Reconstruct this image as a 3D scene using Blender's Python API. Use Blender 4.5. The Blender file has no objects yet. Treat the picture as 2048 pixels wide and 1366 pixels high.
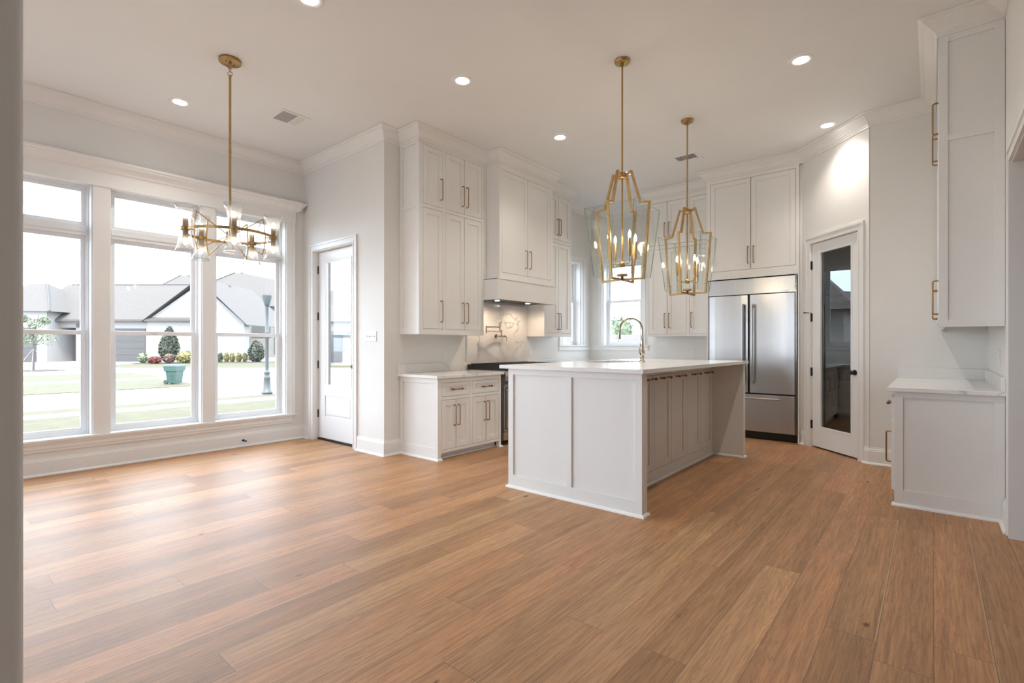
import bpy, bmesh, math, random
from mathutils import Vector
random.seed(7)
scene = bpy.context.scene
COL = scene.collection
PI = math.pi
R = math.radians

# ------------------------------------------------------------------ camera
cam_d = bpy.data.cameras.new('camera'); cam = bpy.data.objects.new('camera', cam_d); COL.objects.link(cam)
cam.location = (0, 0, 1.24); cam.rotation_euler = (R(90), 0, R(-50.05))
cam_d.sensor_width = 36.0; cam_d.lens = 1004.0 / 2048 * 36; cam_d.shift_y = 7.5 / 2048; cam_d.clip_start = 0.02; cam_d.clip_end = 500
scene.camera = cam

# ------------------------------------------------------------------ world, sun, exposure
scene.view_settings.view_transform = 'Standard'; scene.view_settings.look = 'None'
scene.view_settings.gamma = 1.0; scene.view_settings.use_curve_mapping = False
scene.view_settings.exposure = 1.8
EXT = 2.9
world = bpy.data.worlds.new('sky'); scene.world = world; world.use_nodes = True
wn = world.node_tree; wn.nodes.clear()
wo = wn.nodes.new('ShaderNodeOutputWorld'); wb = wn.nodes.new('ShaderNodeBackground')
wt = wn.nodes.new('ShaderNodeTexCoord'); wm = wn.nodes.new('ShaderNodeMapping'); wm.inputs['Scale'].default_value = (1, 1, 2.6)
wz = wn.nodes.new('ShaderNodeTexNoise'); wz.inputs['Scale'].default_value = 2.2; wz.inputs['Detail'].default_value = 6
wr = wn.nodes.new('ShaderNodeValToRGB')
wr.color_ramp.elements[0].position = 0.42; wr.color_ramp.elements[0].color = (0.65, 0.81, 1.0, 1)
wr.color_ramp.elements[1].position = 0.60; wr.color_ramp.elements[1].color = (0.82, 0.905, 1.0, 1)
wn.links.new(wt.outputs['Generated'], wm.inputs['Vector']); wn.links.new(wm.outputs[0], wz.inputs['Vector'])
wn.links.new(wz.outputs['Fac'], wr.inputs['Fac']); wn.links.new(wr.outputs['Color'], wb.inputs['Color'])
wb.inputs['Strength'].default_value = EXT
wn.links.new(wb.outputs[0], wo.inputs['Surface'])
sun_d = bpy.data.lights.new('sun', 'SUN'); sun = bpy.data.objects.new('sun', sun_d); COL.objects.link(sun)
sun_d.energy = 2.5; sun_d.angle = R(2); sun_d.color = (1, 0.88, 0.70)
sun.rotation_euler = Vector((0.25, 0.42, -0.87)).to_track_quat('-Z', 'Y').to_euler(); sun.location = (0, -10, 30)
CAN_W = 15.0
LAMP_W = 0.7
HOOD_W = 3.0

def portal(x, y, z, w, h, rot):
    d = bpy.data.lights.new('daylight_portal', 'AREA'); d.shape = 'RECTANGLE'; d.size = w; d.size_y = h
    d.cycles.is_portal = True
    o = bpy.data.objects.new('daylight_portal', d); COL.objects.link(o); o.location = (x, y, z); o.rotation_euler = rot
# portals guide daylight through the real window openings (they emit nothing themselves)
for x0, x1 in ((0.31, 1.165), (1.30, 2.155), (2.285, 3.14)):
    portal((x0 + x1) / 2, 6.72, 1.6, x1 - x0, 2.5, (R(-90), 0, 0))
portal(7.185, 4.92, 1.95, 0.57, 1.43, (R(-90), 0, 0))
portal(8.02, 4.08, 1.95, 0.72, 1.43, (R(90), 0, R(90)))
portal(3.62, 5.77, 1.52, 0.62, 1.62, (R(90), 0, R(90)))

# ------------------------------------------------------------------ materials
def new_mat(name):
    m = bpy.data.materials.new(name); m.use_nodes = True
    return m, m.node_tree, m.node_tree.nodes['Principled BSDF']
def pm(name, col, rough=0.5, metal=0.0, spec=0.5, noise=0.0, nscale=30, bump=0.0, coat=0.0, stretch=(1, 1, 1)):
    m, nt, b = new_mat(name)
    b.inputs['Base Color'].default_value = (*col, 1); b.inputs['Roughness'].default_value = rough
    b.inputs['Metallic'].default_value = metal; b.inputs['Specular IOR Level'].default_value = spec
    b.inputs['Coat Weight'].default_value = coat
    tc = nt.nodes.new('ShaderNodeTexCoord'); mp = nt.nodes.new('ShaderNodeMapping'); mp.inputs['Scale'].default_value = stretch
    nz = nt.nodes.new('ShaderNodeTexNoise'); nz.inputs['Scale'].default_value = nscale; nz.inputs['Detail'].default_value = 4
    nt.links.new(tc.outputs['Object'], mp.inputs['Vector']); nt.links.new(mp.outputs[0], nz.inputs['Vector'])
    if noise > 0:
        rp = nt.nodes.new('ShaderNodeValToRGB')
        rp.color_ramp.elements[0].position = 0.3; rp.color_ramp.elements[1].position = 0.7
        rp.color_ramp.elements[0].color = (*[c * (1 - noise) for c in col], 1); rp.color_ramp.elements[1].color = (*[min(1, c * (1 + noise)) for c in col], 1)
        nt.links.new(nz.outputs['Fac'], rp.inputs['Fac']); nt.links.new(rp.outputs['Color'], b.inputs['Base Color'])
    if bump > 0:
        bp = nt.nodes.new('ShaderNodeBump'); bp.inputs['Strength'].default_value = bump; bp.inputs['Distance'].default_value = 0.004
        nt.links.new(nz.outputs['Fac'], bp.inputs['Height']); nt.links.new(bp.outputs[0], b.inputs['Normal'])
    return m
M = {}
M['wall'] = pm('wall_paint', (0.80, 0.785, 0.755), 0.6, noise=0.01, nscale=3, bump=0.06)
M['ceiling'] = pm('ceiling_paint', (0.83, 0.83, 0.825), 0.7, noise=0.01, nscale=2)
M['trim'] = pm('trim_paint', (0.84, 0.83, 0.81), 0.35, noise=0.005, nscale=5)
M['cab'] = pm('cabinet_paint', (0.82, 0.805, 0.775), 0.32, noise=0.008, nscale=4)
M['door'] = pm('door_paint', (0.85, 0.85, 0.845), 0.3, noise=0.005, nscale=4)
M['vinyl'] = pm('window_vinyl', (0.84, 0.85, 0.86), 0.35, noise=0.005)
M['brass'] = pm('aged_brass', (0.46, 0.30, 0.13), 0.36, metal=1.0, noise=0.10, nscale=40)
M['pull'] = pm('pull_bronze', (0.34, 0.21, 0.11), 0.36, metal=1.0, noise=0.12, nscale=60)
M['nickel'] = pm('polished_nickel', (0.62, 0.54, 0.44), 0.14, metal=1.0, noise=0.04)
M['steel'] = pm('stainless', (0.60, 0.60, 0.60), 0.22, metal=1.0, noise=0.05, nscale=3, stretch=(60, 60, 0.6))
M['dark_steel'] = pm('dark_stainless', (0.28, 0.28, 0.28), 0.3, metal=1.0, noise=0.05)
M['black'] = pm('black_metal', (0.012, 0.012, 0.012), 0.4, noise=0.1)
M['iron'] = pm('cast_iron', (0.02, 0.02, 0.022), 0.55, noise=0.2, bump=0.2)
M['plastic'] = pm('white_plastic', (0.82, 0.82, 0.81), 0.35, noise=0.005)
M['hole'] = pm('dark_slot', (0.03, 0.03, 0.03), 0.6, noise=0.1)
M['grille'] = pm('vent_inside', (0.12, 0.12, 0.12), 0.6, noise=0.1)
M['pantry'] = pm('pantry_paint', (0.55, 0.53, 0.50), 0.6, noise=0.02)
M['street'] = pm('concrete', (0.3, 0.28, 0.27), 0.85, noise=0.04, nscale=4)
M['lawn'] = pm('lawn_grass', (0.047, 0.041, 0.014), 0.9, noise=0.22, nscale=3.0, bump=0.4)
M['whitebrick'] = None
M['stucco'] = pm('white_render', (0.24, 0.225, 0.215), 0.8, noise=0.03, nscale=6)
M['shingle'] = pm('grey_shingles', (0.066, 0.058, 0.053), 0.9, noise=0.16, nscale=5, stretch=(1, 1, 5))
M['ridge'] = pm('ridge_metal', (0.0475, 0.0445, 0.0446), 0.7, noise=0.1)
M['garage'] = pm('garage_door', (0.048, 0.045, 0.044), 0.6, noise=0.12, nscale=2, stretch=(0.3, 0.3, 4))
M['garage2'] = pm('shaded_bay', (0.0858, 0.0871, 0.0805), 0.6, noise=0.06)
M['darkglass'] = pm('house_glass', (0.0264, 0.0264, 0.0297), 0.15, noise=0.1)
M['bin'] = pm('teal_plastic', (0.03, 0.066, 0.054), 0.45, noise=0.05)
M['tyre'] = pm('rubber', (0.03, 0.03, 0.035), 0.7, noise=0.1)
M['lamp_green'] = pm('lamp_post_paint', (0.045, 0.052, 0.054), 0.5, noise=0.08)
M['leaf_dark'] = pm('leaf_dark', (0.0352, 0.042, 0.0257), 0.6, noise=0.5, nscale=6)
M['leaf_mid'] = pm('leaf_mid', (0.0528, 0.0743, 0.0329), 0.6, noise=0.4, nscale=4)
M['leaf_pale'] = pm('leaf_pale', (0.1003, 0.1237, 0.0668), 0.6, noise=0.35, nscale=4)
M['leaf_yellow'] = pm('leaf_yellow', (0.136, 0.12, 0.0378), 0.6, noise=0.3, nscale=5)
M['flower'] = pm('red_flowers', (0.1214, 0.0297, 0.0232), 0.6, noise=0.4, nscale=8)
M['pinkish'] = pm('pink_grass', (0.1003, 0.0624, 0.0446), 0.7, noise=0.3, nscale=6)
M['bark'] = pm('bark', (0.066, 0.0594, 0.0561), 0.9, noise=0.2, nscale=12)
M['mulch'] = pm('mulch', (0.0429, 0.0317, 0.0264), 0.95, noise=0.3, nscale=6, bump=0.4)

def emis(name, col, s):
    m = bpy.data.materials.new(name); m.use_nodes = True; nt = m.node_tree; nt.nodes.clear()
    o = nt.nodes.new('ShaderNodeOutputMaterial'); e = nt.nodes.new('ShaderNodeEmission')
    e.inputs[0].default_value = (*col, 1); e.inputs[1].default_value = s; nt.links.new(e.outputs[0], o.inputs[0]); return m
M['led'] = emis('led_diffuser', (1.0, 0.95, 0.88), 9)
M['bulb'] = emis('candle_bulb', (1.0, 0.86, 0.66), 10)

def glass(name, tint, fres=1.45, mixk=1.0, diff=0.0, rough=0.0):
    m = bpy.data.materials.new(name); m.use_nodes = True; nt = m.node_tree; nt.nodes.clear()
    o = nt.nodes.new('ShaderNodeOutputMaterial'); t = nt.nodes.new('ShaderNodeBsdfTransparent'); g = nt.nodes.new('ShaderNodeBsdfGlossy')
    lw = nt.nodes.new('ShaderNodeLayerWeight'); lw.inputs['Blend'].default_value = 0.5
    pw = nt.nodes.new('ShaderNodeMath'); pw.operation = 'POWER'; pw.inputs[1].default_value = 4.5; nt.links.new(lw.outputs['Facing'], pw.inputs[0])
    r0 = ((fres - 1) / (fres + 1)) ** 2
    f = nt.nodes.new('ShaderNodeMapRange'); f.inputs['To Min'].default_value = r0; f.inputs['To Max'].default_value = 1.0; nt.links.new(pw.outputs[0], f.inputs[0])
    k = nt.nodes.new('ShaderNodeMath'); k.operation = 'MULTIPLY'; k.inputs[1].default_value = mixk
    mx = nt.nodes.new('ShaderNodeMixShader')
    t.inputs[0].default_value = (*tint, 1); g.inputs['Roughness'].default_value = rough
    nt.links.new(f.outputs[0], k.inputs[0]); nt.links.new(k.outputs[0], mx.inputs[0])
    nt.links.new(t.outputs[0], mx.inputs[1]); nt.links.new(g.outputs[0], mx.inputs[2])
    last = mx
    if diff > 0:
        d = nt.nodes.new('ShaderNodeBsdfTranslucent'); d.inputs[0].default_value = (0.95, 0.95, 0.95, 1)
        m2 = nt.nodes.new('ShaderNodeMixShader'); m2.inputs[0].default_value = diff
        nt.links.new(mx.outputs[0], m2.inputs[1]); nt.links.new(d.outputs[0], m2.inputs[2]); last = m2
    nt.links.new(last.outputs[0], o.inputs[0]); return m
M['glass'] = glass('window_glass', (0.985, 0.99, 0.99), 1.45, 0.6)
M['pglass'] = glass('door_glass', (0.72, 0.73, 0.72), 1.5, 2.2)
M['lglass'] = glass('lantern_glass', (0.978, 0.988, 0.982), 1.5, 0.35)
M['ledge'] = pm('glass_edge', (0.16, 0.24, 0.21), 0.15, noise=0.3, nscale=9)
M['shade'] = glass('fluted_glass', (0.88, 0.89, 0.90), 1.5, 1.3, 0.07, 0.05)

# white painted brick
def brick_mat(name, c1, c2, mortar, sc=1.0):
    m, nt, b = new_mat(name)
    tc = nt.nodes.new('ShaderNodeTexCoord'); mp = nt.nodes.new('ShaderNodeMapping')
    mp.inputs['Rotation'].default_value = (R(90), 0, R(0))
    bt = nt.nodes.new('ShaderNodeTexBrick'); bt.inputs['Color1'].default_value = (*c1, 1); bt.inputs['Color2'].default_value = (*c2, 1)
    bt.inputs['Mortar'].default_value = (*mortar, 1); bt.inputs['Scale'].default_value = 2.2 * sc; bt.inputs['Mortar Size'].default_value = 0.012
    nt.links.new(tc.outputs['Object'], mp.inputs[0]); nt.links.new(mp.outputs[0], bt.inputs[0]); nt.links.new(bt.outputs[0], b.inputs['Base Color'])
    b.inputs['Roughness'].default_value = 0.85; return m
M['whitebrick'] = brick_mat('white_brick', (0.21, 0.20, 0.19), (0.19, 0.18, 0.172), (0.165, 0.155, 0.15))
M['greybrick'] = brick_mat('grey_brick', (0.13, 0.12, 0.118), (0.10, 0.095, 0.095), (0.15, 0.15, 0.15))

# quartz with thin grey veins
def quartz(name, base, vein, scale, width, amt, seed):
    m, nt, b = new_mat(name)
    L = nt.links
    tc = nt.nodes.new('ShaderNodeTexCoord'); mp = nt.nodes.new('ShaderNodeMapping'); mp.inputs['Location'].default_value = (seed, seed * 1.7, seed * 0.6)
    n1 = nt.nodes.new('ShaderNodeTexNoise'); n1.inputs['Scale'].default_value = scale * 1.3; n1.inputs['Detail'].default_value = 5
    ad = nt.nodes.new('ShaderNodeVectorMath'); ad.operation = 'SCALE'; ad.inputs['Scale'].default_value = 0.55
    a2 = nt.nodes.new('ShaderNodeVectorMath'); a2.operation = 'ADD'
    vo = nt.nodes.new('ShaderNodeTexVoronoi'); vo.feature = 'DISTANCE_TO_EDGE'; vo.inputs['Scale'].default_value = scale
    rp = nt.nodes.new('ShaderNodeValToRGB'); rp.color_ramp.elements[0].position = 0.0; rp.color_ramp.elements[0].color = (1, 1, 1, 1)
    rp.color_ramp.elements[1].position = width; rp.color_ramp.elements[1].color = (0, 0, 0, 1)
    n2 = nt.nodes.new('ShaderNodeTexNoise'); n2.inputs['Scale'].default_value = scale * 0.9; n2.inputs['Detail'].default_value = 3
    r2 = nt.nodes.new('ShaderNodeValToRGB'); r2.color_ramp.elements[0].position = 0.45; r2.color_ramp.elements[1].position = 0.62
    mu = nt.nodes.new('ShaderNodeMath'); mu.operation = 'MULTIPLY'; m3 = nt.nodes.new('ShaderNodeMath'); m3.operation = 'MULTIPLY'; m3.inputs[1].default_value = amt
    mx = nt.nodes.new('ShaderNodeMixRGB'); mx.inputs[1].default_value = (*base, 1); mx.inputs[2].default_value = (*vein, 1)
    L.new(tc.outputs['Object'], mp.inputs[0]); L.new(mp.outputs[0], n1.inputs['Vector']); L.new(n1.outputs['Color'], ad.inputs[0])
    L.new(mp.outputs[0], a2.inputs[0]); L.new(ad.outputs[0], a2.inputs[1]); L.new(a2.outputs[0], vo.inputs['Vector'])
    L.new(vo.outputs['Distance'], rp.inputs[0]); L.new(mp.outputs[0], n2.inputs['Vector']); L.new(n2.outputs['Fac'], r2.inputs[0])
    L.new(rp.outputs[0], mu.inputs[0]); L.new(r2.outputs[0], mu.inputs[1]); L.new(mu.outputs[0], m3.inputs[0]); L.new(m3.outputs[0], mx.inputs[0])
    L.new(mx.outputs[0], b.inputs['Base Color']); b.inputs['Roughness'].default_value = 0.16
    return m
M['quartz'] = quartz('quartz_top', (0.83, 0.82, 0.80), (0.42, 0.42, 0.42), 1.6, 0.02, 0.75, 3.0)
M['marble'] = quartz('marble_splash', (0.82, 0.79, 0.76), (0.33, 0.33, 0.34), 2.4, 0.035, 0.8, 7.0)

# oak plank floor
def wood_floor():
    m, nt, b = new_mat('oak_planks'); L = nt.links; N = nt.nodes
    def math_(op, a, bb=None, c=None):
        n = N.new('ShaderNodeMath'); n.operation = op
        for i, v in enumerate((a, bb, c)):
            if v is None: continue
            if isinstance(v, (int, float)): n.inputs[i].default_value = v
            else: L.new(v, n.inputs[i])
        return n.outputs[0]
    tc = N.new('ShaderNodeTexCoord'); sp = N.new('ShaderNodeSeparateXYZ'); L.new(tc.outputs['Object'], sp.inputs[0])
    X, Y = sp.outputs[0], sp.outputs[1]
    W, Lp = 0.184, 1.9
    yr = math_('DIVIDE', math_('ADD', Y, 20.06), W); row = math_('FLOOR', yr); fy = math_('FRACT', yr)
    w1 = N.new('ShaderNodeTexWhiteNoise'); w1.noise_dimensions = '1D'; L.new(row, w1.inputs['W'])
    xr = math_('ADD', math_('DIVIDE', math_('ADD', X, 30.0), Lp), math_('MULTIPLY', w1.outputs['Value'], 5.0)); col = math_('FLOOR', xr); fx = math_('FRACT', xr)
    cb = N.new('ShaderNodeCombineXYZ'); L.new(row, cb.inputs[0]); L.new(col, cb.inputs[1])
    w2 = N.new('ShaderNodeTexWhiteNoise'); w2.noise_dimensions = '3D'; L.new(cb.outputs[0], w2.inputs['Vector'])
    idv = w2.outputs['Value']
    base = N.new('ShaderNodeValToRGB'); cr = base.color_ramp
    cols = [(0.0, (0.3705, 0.1988, 0.0967)), (0.25, (0.4260, 0.2374, 0.1198)), (0.5, (0.4755, 0.2652, 0.1364)), (0.72, (0.5126, 0.2629, 0.1309)), (0.88, (0.5311, 0.3204, 0.1659)), (1.0, (0.4137, 0.2154, 0.1061))]
    cr.elements[0].position, cr.elements[0].color = 0.0, (*cols[0][1], 1); cr.elements[1].position, cr.elements[1].color = 1.0, (*cols[-1][1], 1)
    for p, c in cols[1:-1]:
        e = cr.elements.new(p); e.color = (*c, 1)
    L.new(idv, base.inputs[0])
    # grain
    gv = N.new('ShaderNodeCombineXYZ'); L.new(math_('MULTIPLY', X, 0.42), gv.inputs[0]); L.new(math_('MULTIPLY', Y, 9.0), gv.inputs[1]); L.new(math_('MULTIPLY', idv, 40.0), gv.inputs[2])
    g1 = N.new('ShaderNodeTexNoise'); g1.inputs['Scale'].default_value = 1.6; g1.inputs['Detail'].default_value = 6; g1.inputs['Roughness'].default_value = 0.62; g1.inputs['Distortion'].default_value = 1.3
    L.new(gv.outputs[0], g1.inputs['Vector'])
    g2 = N.new('ShaderNodeTexNoise'); g2.inputs['Scale'].default_value = 9.0; g2.inputs['Detail'].default_value = 5; g2.inputs['Distortion'].default_value = 0.6; L.new(gv.outputs[0], g2.inputs['Vector'])
    # cathedral rings
    rg = math_('FRACT', math_('MULTIPLY', g1.outputs['Fac'], 13.0)); rg = math_('ABSOLUTE', math_('SUBTRACT', rg, 0.5))
    r1 = N.new('ShaderNodeValToRGB'); r1.color_ramp.elements[0].position = 0.0; r1.color_ramp.elements[0].color = (0.76, 0.74, 0.72, 1); r1.color_ramp.elements[1].position = 0.22; r1.color_ramp.elements[1].color = (1, 1, 1, 1); L.new(rg, r1.inputs[0])
    r2 = N.new('ShaderNodeValToRGB'); r2.color_ramp.elements[0].position = 0.32; r2.color_ramp.elements[0].color = (0.76, 0.74, 0.72, 1); r2.color_ramp.elements[1].position = 0.66; r2.color_ramp.elements[1].color = (1.16, 1.16, 1.16, 1); L.new(g2.outputs['Fac'], r2.inputs[0])
    lf = N.new('ShaderNodeTexNoise'); lf.inputs['Scale'].default_value = 0.7; lf.inputs['Detail'].default_value = 2; L.new(gv.outputs[0], lf.inputs['Vector'])
    r3 = N.new('ShaderNodeValToRGB'); r3.color_ramp.elements[0].position = 0.3; r3.color_ramp.elements[0].color = (0.82, 0.81, 0.79, 1); r3.color_ramp.elements[1].position = 0.7; r3.color_ramp.elements[1].color = (1.1, 1.07, 1.04, 1); L.new(lf.outputs['Fac'], r3.inputs[0])
    def mul(a, bb, f=1.0):
        n = N.new('ShaderNodeMixRGB'); n.blend_type = 'MULTIPLY'; n.inputs[0].default_value = f; L.new(a, n.inputs[1]); L.new(bb, n.inputs[2]); return n.outputs[0]
    c = mul(base.outputs[0], r1.outputs[0]); c = mul(c, r2.outputs[0]); c = mul(c, r3.outputs[0])
    # knots and checks
    kv = N.new('ShaderNodeCombineXYZ'); L.new(math_('MULTIPLY', X, 1.05), kv.inputs[0]); L.new(math_('MULTIPLY', Y, 2.2), kv.inputs[1])
    kn = N.new('ShaderNodeTexNoise'); kn.inputs['Scale'].default_value = 11; L.new(kv.outputs[0], kn.inputs['Vector'])
    ks = N.new('ShaderNodeVectorMath'); ks.operation = 'SCALE'; ks.inputs['Scale'].default_value = 0.05; L.new(kn.outputs['Color'], ks.inputs[0])
    ka = N.new('ShaderNodeVectorMath'); ka.operation = 'ADD'; L.new(kv.outputs[0], ka.inputs[0]); L.new(ks.outputs[0], ka.inputs[1])
    vo = N.new('ShaderNodeTexVoronoi'); vo.inputs['Scale'].default_value = 2.0; L.new(ka.outputs[0], vo.inputs['Vector'])
    sel = N.new('ShaderNodeSeparateColor'); L.new(vo.outputs['Color'], sel.inputs[0])
    krad = math_('MULTIPLY', math_('MAXIMUM', math_('SUBTRACT', sel.outputs[0], 0.30), 0.0), 0.17)
    kd = math_('DIVIDE', vo.outputs['Distance'], math_('ADD', krad, 0.0008))
    rk = N.new('ShaderNodeValToRGB'); rk.color_ramp.elements[0].position = 0.48; rk.color_ramp.elements[0].color = (0.22, 0.17, 0.15, 1)
    e = rk.color_ramp.elements.new(0.68); e.color = (0.62, 0.55, 0.5, 1); rk.color_ramp.elements[-1].position = 1.0; rk.color_ramp.elements[-1].color = (1, 1, 1, 1)
    L.new(kd, rk.inputs[0]); c = mul(c, rk.outputs[0], 0.92)
    cv = N.new('ShaderNodeCombineXYZ'); L.new(math_('MULTIPLY', X, 1.0), cv.inputs[0]); L.new(math_('MULTIPLY', Y, 14.0), cv.inputs[1])
    cs = N.new('ShaderNodeVectorMath'); cs.operation = 'SCALE'; cs.inputs['Scale'].default_value = 0.35; L.new(g1.outputs['Color'], cs.inputs[0])
    ca = N.new('ShaderNodeVectorMath'); ca.operation = 'ADD'; L.new(cv.outputs[0], ca.inputs[0]); L.new(cs.outputs[0], ca.inputs[1])
    v2 = N.new('ShaderNodeTexVoronoi'); v2.inputs['Scale'].default_value = 1.1; L.new(ca.outputs[0], v2.inputs['Vector'])
    s2c = N.new('ShaderNodeSeparateColor'); L.new(v2.outputs['Color'], s2c.inputs[0])
    ck = math_('MULTIPLY', math_('LESS_THAN', v2.outputs['Distance'], 0.085), math_('GREATER_THAN', s2c.outputs[1], 0.955))
    mk = N.new('ShaderNodeMixRGB'); mk.inputs[2].default_value = (0.07, 0.045, 0.03, 1); L.new(math_('MULTIPLY', ck, 0.75), mk.inputs[0]); L.new(c, mk.inputs[1]); c = mk.outputs[0]
    # seams
    sy = math_('MINIMUM', fy, math_('SUBTRACT', 1.0, fy)); sx = math_('MINIMUM', fx, math_('SUBTRACT', 1.0, fx))
    s1 = math_('GREATER_THAN', sy, 0.006); s2 = math_('GREATER_THAN', sx, 0.0007); s = math_('MULTIPLY', s1, s2)
    # a few pale bevelled edges
    w3 = N.new('ShaderNodeTexWhiteNoise'); w3.noise_dimensions = '3D'; a3 = N.new('ShaderNodeVectorMath'); a3.operation = 'ADD'; a3.inputs[1].default_value = (3.3, 8.1, 1.0); L.new(cb.outputs[0], a3.inputs[0]); L.new(a3.outputs[0], w3.inputs['Vector'])
    pale = math_('MULTIPLY', math_('LESS_THAN', fy, 0.035), math_('GREATER_THAN', w3.outputs['Value'], 0.80))
    mxp = N.new('ShaderNodeMixRGB'); mxp.inputs[2].default_value = (0.55, 0.37, 0.22, 1); L.new(math_('MULTIPLY', pale, 0.8), mxp.inputs[0]); L.new(c, mxp.inputs[1])
    mxs = N.new('ShaderNodeMixRGB'); mxs.inputs[1].default_value = (0.16, 0.10, 0.065, 1); L.new(s, mxs.inputs[0]); L.new(mxp.outputs[0], mxs.inputs[2])
    L.new(mxs.outputs[0], b.inputs['Base Color'])
    rr = N.new('ShaderNodeMapRange'); rr.inputs['To Min'].default_value = 0.40; rr.inputs['To Max'].default_value = 0.56; L.new(g2.outputs['Fac'], rr.inputs[0]); L.new(rr.outputs[0], b.inputs['Roughness'])
    bp = N.new('ShaderNodeBump'); bp.inputs['Strength'].default_value = 0.12; bp.inputs['Distance'].default_value = 0.003; L.new(g2.outputs['Fac'], bp.inputs['Height']); L.new(bp.outputs[0], b.inputs['Normal'])
    b.inputs['Specular IOR Level'].default_value = 0.38
    return m
M['floor'] = wood_floor()

# stainless with soft waviness (fridge doors are never perfectly flat)
def wavy_steel():
    m, nt, b = new_mat('fridge_steel'); L = nt.links
    b.inputs['Metallic'].default_value = 1; b.inputs['Base Color'].default_value = (0.52, 0.52, 0.52, 1); b.inputs['Roughness'].default_value = 0.28
    tc = nt.nodes.new('ShaderNodeTexCoord'); mp = nt.nodes.new('ShaderNodeMapping'); mp.inputs['Scale'].default_value = (1, 1.0, 2.4)
    n = nt.nodes.new('ShaderNodeTexNoise'); n.inputs['Scale'].default_value = 2.0; n.inputs['Detail'].default_value = 1
    bp = nt.nodes.new('ShaderNodeBump'); bp.inputs['Strength'].default_value = 0.35; bp.inputs['Distance'].default_value = 0.012
    m2 = nt.nodes.new('ShaderNodeMapping'); m2.inputs['Scale'].default_value = (1, 180, 1.2)
    n2 = nt.nodes.new('ShaderNodeTexNoise'); n2.inputs['Scale'].default_value = 1.0; n2.inputs['Detail'].default_value = 3
    mr = nt.nodes.new('ShaderNodeMapRange'); mr.inputs['To Min'].default_value = 0.24; mr.inputs['To Max'].default_value = 0.36
    L.new(tc.outputs['Object'], mp.inputs[0]); L.new(mp.outputs[0], n.inputs['Vector']); L.new(n.outputs['Fac'], bp.inputs['Height']); L.new(bp.outputs[0], b.inputs['Normal'])
    L.new(tc.outputs['Object'], m2.inputs[0]); L.new(m2.outputs[0], n2.inputs['Vector']); L.new(n2.outputs['Fac'], mr.inputs[0]); L.new(mr.outputs[0], b.inputs['Roughness'])
    return m
M['fridge'] = wavy_steel()

# ------------------------------------------------------------------ mesh helpers
class Frame:
    """local (u along, w outwards, z up) -> world"""
    def __init__(s, o=(0, 0, 0), U=(1, 0), N=(0, 1)):
        s.o = o; s.U = U; s.N = N
    def __call__(s, p):
        u, w, z = p
        return (s.o[0] + u * s.U[0] + w * s.N[0], s.o[1] + u * s.U[1] + w * s.N[1], s.o[2] + z)
ID = Frame()
F_RANGE = Frame((0, 4.70, 0), (1, 0), (0, -1))        # wall Y=4.70, outward is -Y
F_WIN = Frame((0, 6.49, 0), (1, 0), (0, -1))
F_ENTRY = Frame((3.385, 0, 0), (0, 1), (-1, 0))
F_BACK = Frame((7.80, 0, 0), (0, 1), (-1, 0))
F_RIGHT = Frame((0, -0.39, 0), (1, 0), (0, 1))
F_RW = Frame((6.43, 0, 0), (0, 1), (-1, 0))
q = math.sqrt(0.5)
F_PANTRY = Frame((7.18, 1.26, 0), (-q, -q), (-q, q))  # u from the fridge side towards the right wall
def root_loc(o):
    l = Vector((0, 0, 0))
    while o is not None:
        l += Vector(o.location); o = o.parent
    return l
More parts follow.
